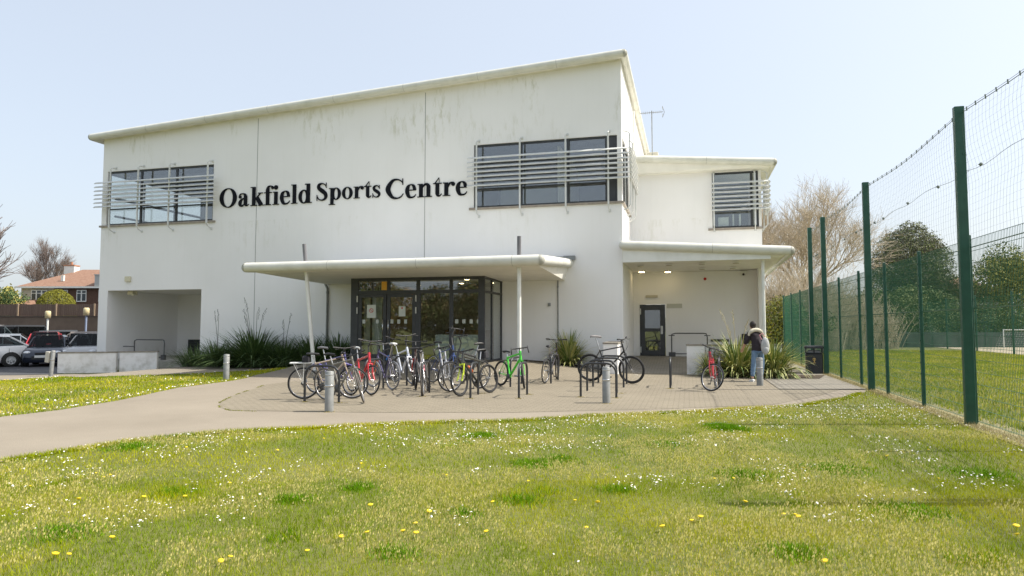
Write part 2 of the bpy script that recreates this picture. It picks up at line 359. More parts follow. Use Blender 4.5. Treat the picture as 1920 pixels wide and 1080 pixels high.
# pavement strip along the building on the left, then the car park
strip = [(-12.7, -.02), (-12.75, -1.25)]+GPs([(500, 693.5), (340, 702), (150, 708), (0, 713)])+[(-34, -14), (-36, -10.5)]+[(-22.0, -3.4), (-19.2, -1.2), (-18, -.02)]
sheet('pavement', strip, .014, PATHM)
sheet('car_park', [(-34, -10.2), (-21.8, -3.0), (-22.9, .2), (-22.9, 36), (-90, 36), (-90, -30)], .012, TAR)
sheet('sports_pitch', [(20.3, 12), (75, 12), (75, 51), (20.3, 51)], .014, SAND)
# strip of dry soil under the fence
sheet('dry_soil_strip', [(6.35, -20), (7.15, -20), (7.05, 12), (6.56, 12), (6.56, -5)], .008, mat('dry_straw_soil', (.30, .25, .14), .95, c2=(.16, .16, .06), scale=5, detail=8, bump=.5))
# weeds joint line along the plaza edge is low grass, built with the lawn below

# ================================================================== MAIN BUILDING
B = empty('sports_centre', (0, 0, 0), 0, 'white rendered two storey sports centre with sloping roof behind the parked bicycles', 'building')
XL, XR, T = -22.92, 0.0, .16
def ztop(x): return 9.87+(x-XL)*(11.15-9.87)/(XR-XL)
WIN_L = (-22.66, -17.12, 6.06, 8.47); WIN_R = (-5.55, -.16, 6.06, 8.47)
UND = (-22.44, -17.58, -.4, 3.17)
wall('front_wall', (XL, XR), ztop(XL), [WIN_L, WIN_R, UND, (-9.38, -4.75, -.4, 3.3)], 'y', 0, T, WHITE, B, zt2=ztop(XR))
wall('side_wall', (T+.002, 34), ztop(XR), [(.3, 3.0, 6.06, 8.47)], 'x', XR-T, T, WHITE, B)
wall('side_wall', (T+.002, 34), ztop(XL), [(.3, 6.2, 6.06, 8.47)], 'x', XL, T, WHITE, B)
MB().box(XL, XR, 34, 34+T, -.4, 9.9).build('rear_wall', WHITE, B)
# joints in the render
for x in (-15.0, -7.53):
    MB().box(x-.011, x+.011, -.004, .0, .3 if x < -12 else 4.2, ztop(x)-.05).build('movement_joint', mat('joint_grey', (.25, .25, .24), .8), B)
MB().box(-.02, .0, 0, 0.001, 0, .01).build('base_bead', WHITE, B)
# plinth line
MB().box(-4.7, -.5, -.012, -.001, .0, .50).build('plinth', WHITE, B)
# roof: slab and bullnose edges
def zroof(x): return ztop(x)
mb = MB(); y0, y1 = -.34, 34.3; xa, xb = XL-.38, .12
mb.add([(xa, y0, zroof(xa)+.08), (xb, y0, zroof(xb)+.08), (xb, y1, zroof(xb)+.08), (xa, y1, zroof(xa)+.08),
        (xa, y0, zroof(xa)+.18), (xb, y0, zroof(xb)+.18), (xb, y1, zroof(xb)+.18), (xa, y1, zroof(xa)+.18)],
       [(3, 2, 1, 0), (4, 5, 6, 7), (0, 1, 5, 4), (1, 2, 6, 5), (2, 3, 7, 6), (3, 0, 4, 7)])
mb.add([(XL, 0, ztop(XL)), (XR, 0, ztop(XR)), (XR, 34, ztop(XR)), (XL, 34, ztop(XL)), (XL, 0, zroof(XL)+.08), (XR, 0, zroof(XR)+.08), (XR, 34, zroof(XR)+.08), (XL, 34, zroof(XL)+.08)],
       [(3, 2, 1, 0), (0, 1, 5, 4), (1, 2, 6, 5), (2, 3, 7, 6), (3, 0, 4, 7)])
ROOF = mb.build('roof', SOFFIT, B)
def bullnose(name, pts, r, parent, seams=(), tip0=True, tip1=True):
    mb = MB(); P = [Vector(p) for p in pts]
    for a, b in zip(P[:-1], P[1:]): mb.tube([a, b], r, 20)
    for i, p in enumerate(P):
        mb.ball(p, r, n=20, m=10)
    for a, b in zip(P[:-1], P[1:]):
        L_ = (b-a).length; k = 3.0
        while k < L_-.4:
            c = a+(b-a)*k/L_; d = (b-a).normalized(); mb.tube([c-d*.006, c+d*.006], r+.003, 20, 1, caps=False); k += 3.0
    return mb.build(name, [CREAM, mat('seam_grey', (.33, .32, .28), .8)], parent)
rr = .15
zc = lambda x: ztop(x)+.17-.04
bullnose('roof_edge', [(xa+.05, y0, zc(xa)-.0), (xb-.0, y0, zc(xb))], rr, ROOF)
bullnose('roof_edge', [(xb, y0, zc(xb)), (xb+.02, y1, zc(xb))], rr, ROOF)
bullnose('roof_edge', [(xa+.05, y0, zc(xa)), (xa+.05, y1, zc(xa))], rr, ROOF)
# downpipe on the sunlit side wall
MB().tube([(.07, 5.0, 4.6), (.07, 5.0, 10.9)], .045, 10).build('downpipe', WHITEPAINT, B)

# ---- interior so the windows look into something
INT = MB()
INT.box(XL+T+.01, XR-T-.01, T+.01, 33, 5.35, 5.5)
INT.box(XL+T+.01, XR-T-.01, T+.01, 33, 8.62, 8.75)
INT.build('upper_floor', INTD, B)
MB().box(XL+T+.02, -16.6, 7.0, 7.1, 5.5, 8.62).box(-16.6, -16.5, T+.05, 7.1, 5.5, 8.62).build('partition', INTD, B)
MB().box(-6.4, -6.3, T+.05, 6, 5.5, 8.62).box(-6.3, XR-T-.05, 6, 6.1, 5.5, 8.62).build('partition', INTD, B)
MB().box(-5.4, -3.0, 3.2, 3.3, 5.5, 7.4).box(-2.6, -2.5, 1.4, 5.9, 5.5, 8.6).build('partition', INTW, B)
mbp = MB()
for yy in (1.2, 2.6, 4.0): mbp.box(-22.6, -16.7, yy-.04, yy+.04, 8.45, 8.61)
mbp.tube([(-22.7, .5, 7.35), (-22.7, 6.1, 7.35)], .06, 8).tube([(-22.7, .5, 6.55), (-22.7, 6.1, 6.55)], .05, 8)
mbp.build('interior_rail', FRAME, B)

def window_front(x0, x1, z0, z1, bays, y, parent, open_right=False, side=None):
    f = MB(); d0, d1 = y, y+.07; t = .075
    f.box(x0, x1, d0, d1, z1-t, z1); f.box(x0, x1, d0, d1, z0, z0+t)
    f.box(x0, x0+t, d0, d1, z0+t, z1-t); f.box(x1-t, x1, d0, d1, z0+t, z1-t)
    for b in bays: f.box(b-t*.6, b+t*.6, d0, d1, z0+t, z1-t)
    zt = z0+.70; ed = [x0]+list(bays)+[x1]
    for a, b in zip(ed[:-1], ed[1:]):
        f.box(a+t, b-t, d0+.002, d1-.002, zt, zt+.05)
    o = f.build('window', FRAME, parent)
    MB().box(x0+.02, x1-.02, y+.03, y+.04, z0+.02, z1-.02).build('pane', GLASS, o)
    return o
wl = window_front(*WIN_L, [-20.9, -19.05], .07, B)
wr = window_front(*WIN_R, [-3.72, -1.95], .07, B); MB().box(-.60, -.24, .068, .075, 6.14, 8.40).build('spandrel', FRAME, wr)
for xx, (ya, yb) in ((-.08, (.3, 3.0)), (XL+.05, (.3, 6.2))):
    f = MB(); t = .07; f.box(xx-.03, xx+.03, ya, yb, 8.40, 8.47).box(xx-.03, xx+.03, ya, yb, 6.06, 6.13)
    ks = [ya+.04, (ya+yb)/2, yb-.04] if yb < 4 else [ya+.04, 2.3, 4.25, yb-.04]
    for yk in ks: f.box(xx-.03, xx+.03, yk-.035, yk+.035, 6.13, 8.40)
    o = f.build('window', FRAME, B); MB().box(xx-.006, xx+.006, ya+.02, yb-.02, 6.08, 8.45).build('pane', GLASS, o)
# tile sills
TILE = mat('sill_tile', (.27, .23, .19), .6, c2=(.35, .31, .26), scale=7)
MB().box(-22.98, -16.98, -.07, .07, 5.98, 6.058).build('window_sill', TILE, B)
MB().box(-5.72, -.0, -.07, .07, 5.98, 6.058).build('window_sill', TILE, B)
MB().box(.0, .07, -.07, 3.15, 5.98, 6.058).build('window_sill', TILE, B)

def louvres(xs_posts, x0, x1, z0, z1, n, yoff, yw, parent, side=None, zp=(5.8, 8.55), top_up=.0):
    """brise-soleil: posts on bent arms bolted to the wall yw, blades across; side=(X, ya, yb) adds a return along the side wall"""
    r = empty_part('louvre_screen', parent)
    for x in xs_posts:
        p = MB(); p.tube([(x+.02, yw-.01, zp[1]+.05), (x, yoff+.12, zp[1]-.0), (x, yoff+.05, zp[1]-.08)], .022, 8)
        p.box(x-.028, x+.028, yoff+.03, yoff+.075, zp[0]+.1, zp[1]-.06)
        p.tube([(x, yoff+.05, zp[0]+.12), (x, yoff+.14, zp[0]+.0), (x+.02, yw-.01, zp[0]-.08)], .022, 8)
        p.box(x-.02, x+.06, yw-.025, yw-.001, zp[1]+.0, zp[1]+.10).box(x-.02, x+.06, yw-.025, yw-.001, zp[0]-.13, zp[0]-.03)
        p.build('post', SILVER, r)
    for k in range(n):
        z = z0+(z1-z0)*k/(n-1); b = MB()
        prof = [(-.045, -.040), (-.03, -.046), (.045, .020), (.05, .034), (.03, .040), (-.05, -.026)]
        def ext(A, Bq, nx):
            vs = []
            for e in (A, Bq):
                for (u, v) in prof: vs.append(Vector(e)+nx*u+Vector((0, 0, v)))
            m_ = len(prof); fs = [tuple(range(m_)), tuple(range(2*m_-1, m_-1, -1))]+[(i, i+m_, (i+1) % m_+m_, (i+1) % m_) for i in range(m_)]
            b.add(vs, fs)
        ext((x0, yoff, z), (x1, yoff, z), Vector((0, 1, 0)))
        if side:
            X, ya, yb = side
            ext((X, ya, z), (X, yb, z), Vector((-1 if X > -10 else 1, 0, 0)))
        b.build('louvre_blade', SILVER, r)
    if side:
        X, ya, yb = side; sgn = 1 if X > -10 else -1
        yy = ya+.35
        while yy < yb+.01:
            p = MB(); xw = X-sgn*.30
            p.tube([(xw, yy, zp[1]+.05), (X-sgn*.12, yy, zp[1]), (X-sgn*.05, yy, zp[1]-.08)], .022, 8).box(min(X-sgn*.075, X-sgn*.03), max(X-sgn*.075, X-sgn*.03), yy-.028, yy+.028, zp[0]+.1, zp[1]-.06)
            p.tube([(X-sgn*.05, yy, zp[0]+.12), (X-sgn*.14, yy, zp[0]), (xw, yy, zp[0]-.08)], .022, 8)
            p.build('post', SILVER, r); yy += 1.3
    return r
def empty_part(name, parent):
    """a part that only groups its pieces: a thin fixing rail mesh so it is real geometry"""
    o = bpy.data.objects.new(name, None); COL.objects.link(o); o.parent = parent; return o
louvres([-22.2, -20.72, -19.1, -17.18], -22.98, -16.8, 6.84, 7.9, 7, -.35, 0, B)
louvres([-5.35, -3.68, -1.98, -.45], -5.70, .30, 6.84, 7.88, 7, -.35, 0, B, side=(.34, -.35, 2.9))

# ---- undercroft at the left
MB().box(UND[0]-.12, UND[0]-.001, T, 4.2, -.4, 3.17).build('recess_wall', WHITE, B)
MB().box(UND[1]+.001, UND[1]+.12, T, 4.2, -.4, 3.17).build('recess_wall', WHITE, B)
MB().box(UND[0]-.12, UND[1]+.12, 4.2, 4.32, -.4, 3.17).build('recess_wall', WHITE, B)
MB().box(UND[0]-.12, UND[1]+.12, T+.001, 4.32, 3.171, 3.3).build('recess_ceiling', SOFFIT, B)
MB().box(UND[0]+.0, UND[1]-.0, .02, 4.19, -.35, .16).build('recess_floor', CONC, B)
v = MB().box(-21.75, -21.0, 4.15, 4.19, .25, .95).build('vent_grille', BLACK, B)
for k in range(8): MB().box(-21.72, -21.03, 4.135, 4.15, .30+k*.08, .34+k*.08).build('slat', FRAME, v)
BOXL = mat('cream_plastic', (.62, .58, .42), .5)
b_ = MB().bev(-21.48, -21.2, -.10, -.002, 3.55, 3.78, .02).build('bulkhead_light', BOXL, B)
b_ = MB().bev(-21.9, -21.6, .5, .8, 3.0, 3.168, .02).build('ceiling_light', BOXL, B)
MB().tube([(-21.4, .5, 3.165), (-21.4, .5, 3.05), (-21.4, .3, 2.98)], .035, 8).build('security_camera', BOXL, B)
MB().bev(-2.7, -2.6, -.06, -.001, 2.33, 2.45, .01).build('wall_sensor', GREYPAINT, B)
MB().tube([(-11.62, -.06, .1), (-11.62, -.06, 3.1), (-11.70, -.12, 3.3)], .045, 10).tube([(-11.62, -.06, 2.9), (-11.62, -.06, 3.0)], .055, 10).build('downpipe', GREYPAINT, B)
MB().tube([(-2.33, -.03, .25), (-2.33, -.03, 3.3)], .022, 8).tube([(-2.33, -.03, 3.0), (-2.33, -.03, 3.06)], .03, 8).build('downpipe', GREYPAINT, B)

# ---- canopy
CY0 = -4.95; CXL, CXR = -11.72, -1.92
cz = .16
mb = MB(); zb = 3.36; 
mb.add([(CXL+.28, CY0+.12, zb), (CXR-.06, CY0+.12, zb), (CXR-.16, -.001, 3.26), (CXL+.1, -.001, 3.26),
        (CXL+.0, CY0, 3.50), (CXR, CY0, 3.50), (CXR, -.001, 3.85), (CXL, -.001, 3.85),
        (CXL+.0, CY0, 3.62), (CXR, CY0, 3.62), (CXR, -.001, 4.0), (CXL, -.001, 4.0)],
       [(3, 2, 1, 0), (0, 1, 5, 4), (1, 2, 6, 5), (2, 3, 7, 6), (3, 0, 4, 7), (8, 9, 10, 11), (4, 5, 9, 8), (5, 6, 10, 9), (6, 7, 11, 10), (7, 4, 8, 11)])
CAN = mb.build('canopy', SOFFIT, B)
bullnose('canopy_edge', [(CXL, CY0, 3.52), (CXR, CY0, 3.52)], .16, CAN)
bullnose('canopy_edge', [(CXR, CY0, 3.52), (CXR, -.02, 3.88)], .16, CAN)
bullnose('canopy_edge', [(CXL, CY0, 3.52), (CXL, -.02, 3.88)], .16, CAN)
MB().box(-11.9, -1.68, -.09, -.001, 4.0, 4.12).box(-2.1, -1.68, -.14, -.09, 3.98, 4.14).build('flashing', GREYPAINT, CAN)
for (xb_, xt_, yb_) in ((-9.42, -9.86, -4.55), (-2.62, -2.62, -4.6)):
    zb_ = hgt(xb_, yb_); dx = (xt_-xb_)/(4.2-zb_)
    P = lambda z: (xb_+dx*(z-zb_), yb_, z)
    o = MB().tube([P(zb_), P(3.45)], [.062, .062], 14).build('canopy_column', WHITEPAINT, B)
    MB().tube([P(3.6), P(4.28)], .062, 14).build('column_top', mat('column_grey', (.13, .13, .14), .5), o)
    MB().lathe([(.0, .025), (.15, .025), (.15, 0)], 16, c=(xb_, yb_, zb_+.015)).build('base_plate', GREYPAINT, o)

# ---- glazed entrance lobby
FL = .37; GX0, GX1, GY = -9.40, -4.42, -2.25; GT = 3.30
EN = empty_part('entrance_lobby', B)
f = MB()
f.box(GX0, GX1, GY, 0, .0, FL-.001)           # raised floor
f.build('floor_slab', CONC, EN)
f = MB(); d0, d1 = GY+.0, GY+.09
f.box(GX0, GX0+.28, d0, d1, FL, GT); f.box(GX1-.22, GX1, d0, d1, FL, GT)
f.box(GX0+.28, GX1-.22, d0, d1, GT-.10, GT); f.box(GX0+.28, GX1-.22, d0+.002, d1-.002, 2.74, 2.86)
f.box(-6.92, -6.74, d0+.004, d1-.004, FL, 2.74); f.box(-6.90, -6.78, d0+.004, d1-.004, 2.86, GT-.1)
f.box(-5.68, -5.55, d0+.004, d1-.004, FL, 2.74); f.box(-5.68, -5.57, d0+.004, d1-.004, 2.86, GT-.1)
f.box(GX0+.28, -6.92, d0+.006, d1, FL, FL+.03); f.box(-6.74, GX1-.22, d0+.004, d1-.004, FL, FL+.10)
f.box(-8.0, -7.9, d0+.004, d1-.004, 2.86, GT-.1)
# side return
sx = GX1-.07
f.box(sx, GX1-.001, GY+.09, -.002, GT-.08, GT); f.box(sx, GX1-.001, GY+.09, -.002, 2.74, 2.82); f.box(sx, GX1-.001, GY+.09, -.002, FL, FL+.07)
for yy in (-1.30, -.06): f.box(sx+.002, GX1-.003, yy-.03, yy+.03, FL+.07, 2.74); f.box(sx+.002, GX1-.003, yy-.03, yy+.03, 2.82, GT-.08)
f.box(GX0, GX0+.07, GY+.09, -.002, FL, GT)
LF = f.build('lobby_frame', FRAME, EN)
p = MB(); p.box(-6.74, -5.68, GY+.04, GY+.05, FL+.1, 2.74); p.box(-5.55, GX1-.22, GY+.04, GY+.05, FL+.1, 2.74); p.box(GX0+.28, -8.0, GY+.04, GY+.05, 2.86, GT-.1).box(-7.9, -6.9, GY+.04, GY+.05, 2.86, GT-.1).box(-6.78, -5.68, GY+.04, GY+.05, 2.86, GT-.1).box(-5.57, GX1-.22, GY+.04, GY+.05, 2.86, GT-.1)
p.box(sx+.03, sx+.04, GY+.1, -.03, FL+.07, GT-.08); p.build('pane', GLASS, EN)
MB().box(GX0, GX1, GY, 0, GT+.001, 3.45).build('lobby_roof', FRAME, EN)
MB().box(GX0+.3, -6.95, GY-.55, GY, FL-.3, FL-.03).build('door_step', CONC, EN)
# double doors
for i, (a, b) in enumerate(((-9.12, -8.025), (-8.015, -6.92))):
    d = MB(); y0_, y1_ = GY+.015, GY+.075
    d.box(a+.01, b-.01, y0_, y1_, 2.62, 2.735).box(a+.01, b-.01, y0_, y1_, FL+.04, FL+.26).box(a+.01, a+.13, y0_, y1_, FL+.26, 2.62).box(b-.13, b-.01, y0_, y1_, FL+.26, 2.62)
    o = d.build('door', FRAME, B)
    MB().box(a+.13, b-.13, GY+.04, GY+.05, FL+.26, 2.62).build('pane', GLASS, o)
    hx = b-.10 if i == 0 else a+.10
    MB().tube([(hx, GY+.01, 1.32), (hx, GY-.07, 1.32), (hx, GY-.07, 1.82), (hx, GY+.01, 1.82)], .016, 8).build('handle', CHROME, o)
    for zz in (2.15, 2.56): xx = (a-.02 if i == 0 else b+.02); MB().box(xx-.02, xx+.02, GY-.03, GY-.001, zz-.1, zz+.12).build('hinge', SILVER, o)
PAPER = mat('paper', (.62, .66, .62), .7); RED = mat('red_ink', (.55, .04, .04), .6)
n_ = MB().box(-8.78, -8.44, GY+.028, GY+.034, 1.9, 2.36).build('door_notice', PAPER, B)
mbx = MB(); mbx.tube([(-8.61+.07*math.cos(a), GY+.024, 2.16+.07*math.sin(a)) for a in [2*PI*k/20 for k in range(20)]], .009, 6, closed=True).tube([(-8.655, GY+.022, 2.205), (-8.565, GY+.022, 2.115)], .008, 6)
mbx.build('prohibition_mark', RED, n_)
n_ = MB().box(-7.56, -7.31, GY+.028, GY+.034, 1.95, 2.30).build('door_notice', PAPER, B)
MB().box(-7.46, -7.41, GY+.024, GY+.028, 2.21, 2.27).build('notice_mark', RED, n_)
FADE = mat('etched_square', (.5, .54, .5), .6)
for x in (-8.9, -8.38, -7.82, -7.56, -7.3, -5.42, -5.16, -4.9, -4.64)[:]:
    MB().box(x-.055, x+.055, GY+.034, GY+.038, 1.70, 1.84).build('glass_sticker', FADE, B)
MB().box(-5.55, GX1-.24, GY+.055, GY+.07, FL+.1, 1.32).box(-6.20, -5.70, GY+.055, GY+.07, FL+.1, 1.32).build('frosted_panel', FROST, B)
MB().box(-8.22, -8.02, GY+.02, GY+.03, 2.88, 3.18).build('yellow_notice', mat('amber_card', (.75, .38, .04), .6), B)
# inside the lobby
LM = mat('downlight_lens', (.9, .8, .5), .4); ntl, bl = nodes_of(LM); bl.inputs['Emission Color'].default_value = (1, .78, .42, 1); bl.inputs['Emission Strength'].default_value = 9
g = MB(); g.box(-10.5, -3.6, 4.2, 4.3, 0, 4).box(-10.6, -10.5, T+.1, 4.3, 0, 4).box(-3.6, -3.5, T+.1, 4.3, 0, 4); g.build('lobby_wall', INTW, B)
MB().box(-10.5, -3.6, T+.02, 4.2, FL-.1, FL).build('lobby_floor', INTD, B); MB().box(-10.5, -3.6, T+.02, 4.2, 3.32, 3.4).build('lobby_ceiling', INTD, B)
for lx, ly in ((-5.4, -1.2), (-5.0, .8), (-6.3, .8), (-8.4, 1.5)):
    o = MB().lathe([(0, -.02), (.10, -.02), (.12, 0)], 16, c=(lx, ly, 3.29)).build('lobby_light', WHITEPAINT, B)
    MB().lathe([(0, 0), (.085, 0), (.085, .012)], 16, c=(lx, ly, 3.262)).build('lens', LM, o)
MB().box(-7.6, -4.9, 2.5, 3.0, FL, 1.45).box(-8.9, -8.8, -.9, 2.6, FL, 3.2).build('reception_desk', mat('wood', (.30, .18, .08), .5), B)
MB().box(-9.08, -8.86, -1.85, -1.8, FL, 2.9).build('lobby_banner', mat('banner', (.50, .52, .42), .6), B)
MB().box(-8.80, -8.42, -1.75, -1.7, FL, 2.9).build('lobby_banner', mat('banner_green', (.46, .52, .44), .6), B)
MB().box(-8.36, -8.2, -1.8, -1.7, FL, 2.9).build('lobby_post', mat('wood_light', (.42, .28, .12), .5), B)

# ================================================================== SIDE WING
WY = 4.0; WX = 5.08
def wz(x): return 8.62-(x/5.6)*.48
wall('wing_wall', (.0+.002, WX), 7.95, [(3.22, WX-.10, 5.53, 7.78)], 'y', WY, T, WHITE, B, z0=4.45)
wall('wing_side_wall', (WY+T+.001, 14), 7.95, [(WY+.5, WY+2.2, 5.53, 7.78)], 'x', WX-T, T, WHITE, B, z0=.0)
MB().box(.002, WX+.02, 3.72, WY-.001, 7.82, 7.83).build('wing_eaves', SOFFIT, B)
mb = MB(); ya, yb = 3.55, 14.4
mb.add([(.005, ya+.1, 7.835), (5.35, ya+.1, 7.80), (5.6, yb, 7.80), (.005, yb, 7.835), (.005, ya, wz(0)-.2), (5.55, ya, wz(5.55)-.2), (5.55, yb, wz(5.55)-.2), (.005, yb, wz(0)-.2),
        (.005, ya, wz(0)-.02), (5.55, ya, wz(5.55)-.02), (5.55, yb, wz(5.55)-.02), (.005, yb, wz(0)-.02)],
       [(3, 2, 1, 0), (0, 1, 5, 4), (1, 2, 6, 5), (2, 3, 7, 6), (3, 0, 4, 7), (8, 9, 10, 11), (4, 5, 9, 8), (5, 6, 10, 9), (7, 4, 8, 11)])
WR = mb.build('wing_roof', SOFFIT, B)
bullnose('roof_edge', [(.02, ya, wz(0)-.17), (5.5, ya, wz(5.5)-.17)], .15, WR); bullnose('roof_edge', [(5.5, ya, wz(5.5)-.17), (5.5, yb, wz(5.5)-.17)], .15, WR)
wo = window_front(3.22, WX-.10, 5.53, 7.78, [4.72], WY+.05, B)
MB().box(WX-.09, WX-.04, WY+.5, WY+2.2, 5.53, 7.78).build('pane', GLASS, wo)
MB().box(3.05, WX+.05, WY-.06, WY+.05, 5.44, 5.528).build('window_sill', TILE, B)
louvres([3.27, 4.82], 3.18, 5.32, 6.22, 7.28, 7, WY-.32, WY, B, zp=(5.5, 7.72), side=(5.36, WY-.32, WY+1.4))
MB().box(3.4, WX-.3, 6.2, 6.3, 5.5, 7.8).box(3.3, 3.35, 4.3, 6.2, 5.5, 7.8).build('partition', INTD, B)
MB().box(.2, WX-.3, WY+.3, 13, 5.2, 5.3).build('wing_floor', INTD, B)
# blinds/papers stuck inside the wing window
MB().box(3.45, 3.85, WY+.25, WY+.27, 5.62, 6.0).box(4.0, 4.06, WY+.25, WY+.27, 5.6, 6.1).box(4.25, 4.32, WY+.25, WY+.27, 5.6, 6.1).build('window_display', PAPER, B)
# lower roof over the side entrance
LY = -.22
def lz(x): return 4.62-(x/5.6)*.36
mb = MB()
mb.add([(.005, LY+.12, 3.86), (5.2, LY+.12, 3.90), (5.45, 8.6, 3.90), (.005, 8.6, 3.86), (.005, LY, lz(0)-.26), (5.55, LY, lz(5.55)-.2), (5.75, 8.6, lz(5.55)-.2), (.005, 8.6, lz(0)-.2),
        (.005, LY, lz(0)-.02), (5.55, LY, lz(5.55)-.02), (5.75, 8.6, lz(5.55)-.02), (.005, 8.6, lz(0)-.02)],
       [(3, 2, 1, 0), (0, 1, 5, 4), (1, 2, 6, 5), (2, 3, 7, 6), (3, 0, 4, 7), (8, 9, 10, 11), (4, 5, 9, 8), (5, 6, 10, 9), (7, 4, 8, 11)])
LR = mb.build('porch_roof', SOFFIT, B)
bullnose('roof_edge', [(.05, LY, lz(0)-.17), (5.5, LY, lz(5.5)-.17)], .16, LR); bullnose('roof_edge', [(5.5, LY, lz(5.5)-.17), (5.72, 8.5, lz(5.5)-.17)], .16, LR)
MB().box(.02, 4.9, LY+.03, LY+.11, 3.845, 4.3).build('porch_fascia', WHITEPAINT, LR)
RY = 4.75
wall('porch_wall', (.001, 5.1), 3.87, [(.24, 1.30, .37, 2.52)], 'y', RY, T, WHITE, B, z0=.0)
MB().tube([(4.68, .15, .0), (4.68, .15, 3.86)], .055, 14).build('porch_column', WHITEPAINT, B)
MB().box(.002, 5.1, 3.4, RY+.6, -.1, .37).build('porch_floor', mat('porch_paving', (.20, .185, .155), .9, c2=(.26, .24, .2), scale=3, bump=.2), B)
# the ramp up to the porch
mb = MB(); mb.add([(.01, -.7, .024), (2.14, -.7, .024), (2.14, 3.4, .37), (.01, 3.4, .37), (.01, -.7, -.1), (2.14, -.7, -.1), (2.14, 3.4, -.1), (.01, 3.4, -.1)], [(0, 1, 2, 3), (0, 4, 5, 1), (1, 5, 6, 2), (3, 7, 4, 0)])
tag(mb.build('ramp', BLOCK), kind='structure')
# side door
dr = MB(); y0_, y1_ = RY+.04, RY+.09
dr.box(.25, 1.29, y0_, y1_, 2.40, 2.51).box(.25, .36, y0_, y1_, .38, 2.40).box(1.18, 1.29, y0_, y1_, .38, 2.40)
dr.box(.36, 1.18, y0_, y1_, .38, .60).box(.36, 1.18, y0_, y1_, 1.38, 1.52).box(.36, .46, y0_, y1_, .6, 1.38).box(.36, .46, y0_, y1_, 1.52, 2.4).box(1.08, 1.18, y0_, y1_, .6, 1.38).box(1.08, 1.18, y0_, y1_, 1.52, 2.4).box(.46, 1.08, y0_, y1_, 2.28, 2.4)
d_ = dr.build('door', FRAME, B)
MB().box(.46, 1.08, RY+.06, RY+.07, .6, 1.38).box(.46, 1.08, RY+.06, RY+.07, 1.52, 2.28).build('pane', GLASS, d_)
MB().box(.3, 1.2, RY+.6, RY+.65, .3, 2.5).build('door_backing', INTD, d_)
MB().bev(1.10, 1.19, RY-.03, RY+.04, 1.28, 1.62, .01).build('handle', SILVER, d_)
MB().box(.26, .30, RY+.0, RY+.04, .5, .75).box(.26, .30, RY, RY+.04, 2.1, 2.35).build('hinge', SILVER, d_)
s_ = MB().box(1.36, 1.98, RY-.02, RY-.001, 2.36, 2.54).build('door_sign', mat('sign_grey', (.50, .50, .44), .5), B)
OFFL = mat('unlit_lens', (.5, .46, .36), .5)
for i, (px, py) in enumerate(((1203, 508), (1252, 508), (1201, 497), (1254, 495), (1316, 493), (1316, 503), (1380, 491), (1374, 501))):
    d = ray(px, py); t = (3.86-CAM.z)/d.z; x, y = CAM.x+d.x*t, CAM.y+d.y*t
    if not (.2 < x < 5 and 0 < y < 4.6): continue
    o = MB().lathe([(0, -.02), (.13, -.02), (.15, 0)], 16, c=(x, y, 3.84), mi=0).build('ceiling_light', WHITEPAINT, B)
    MB().lathe([(0, 0), (.11, 0), (.11, .012)], 16, c=(x, y, 3.80)).build('lens', LM if i < 2 else OFFL, o)
MB().bev(.5, 1.0, RY-.06, RY-.001, 2.80, 2.90, .01).build('bulkhead_light', OFFL, B)
MB().ball((2.91, RY-.04, 3.55), .06).build('alarm_sounder', mat('alarm_red', (.5, .02, .02), .4), B)
sc_ = MB().bev(4.3, 4.5, RY-.15, RY-.001, 3.66, 3.84, .02).build('security_camera', WHITEPAINT, B)
MB().ball((4.4, RY-.17, 3.7), .05).build('lens', BLACK, sc_)
MB().box(4.3, 4.75, RY-.05, RY-.001, .9, 1.3).build('vent_grille', BLACK, B)
MB().box(3.1, 3.8, RY-.04, RY-.001, .98, 1.08).build('vent_grille', BLACK, B)
# roof plant box and TV aerial
MB().bev(.62, 1.1, 4.6, 5.1, 8.4, 8.95, .02).build('roof_vent', mat('beige_box', (.5, .48, .4), .7), B)
def fpos(px, py, y): d = ray(px, py); t = (y-CAM.y)/d.y; return Vector((CAM.x+d.x*t, y, CAM.z+d.z*t))
A = empty('tv_aerial', fpos(1223, 290, 4.5), 0, 'thin television aerial on a mast above the side wing roof', 'aerial')
base = A.location.copy(); topz = fpos(1223, 212, 4.5).z
MB().tube([(0, 0, -.2), (0, 0, topz-base.z+.1)], .02, 8).build('mast', GREYPAINT, A)
a = MB(); hz_ = topz-base.z; xL = -1.0*0+(fpos(1200, 210, 4.5).x-base.x); xR_ = fpos(1243, 212, 4.5).x-base.x
a.tube([(xL, 0, hz_+.02), (xR_, 0, hz_+.02)], .012, 6)
for k in range(12): x = xL+(xR_-xL)*k/12; a.tube([(x, -.13, hz_+.03), (x, .13, hz_+.03)], .007, 5); a.tube([(x, 0, hz_-.03), (x, 0, hz_+.08)], .007, 5)
a.tube([(xR_-.02, 0, hz_-.22), (xR_+.06, 0, hz_), (xR_-.02, 0, hz_+.26)], .012, 6).tube([(xR_-.02, -.2, hz_-.12), (xR_-.02, .2, hz_-.12)], .008, 5).tube([(xR_-.02, -.2, hz_+.16), (xR_-.02, .2, hz_+.16)], .008, 5)
a.build('antenna', GREYPAINT, A)
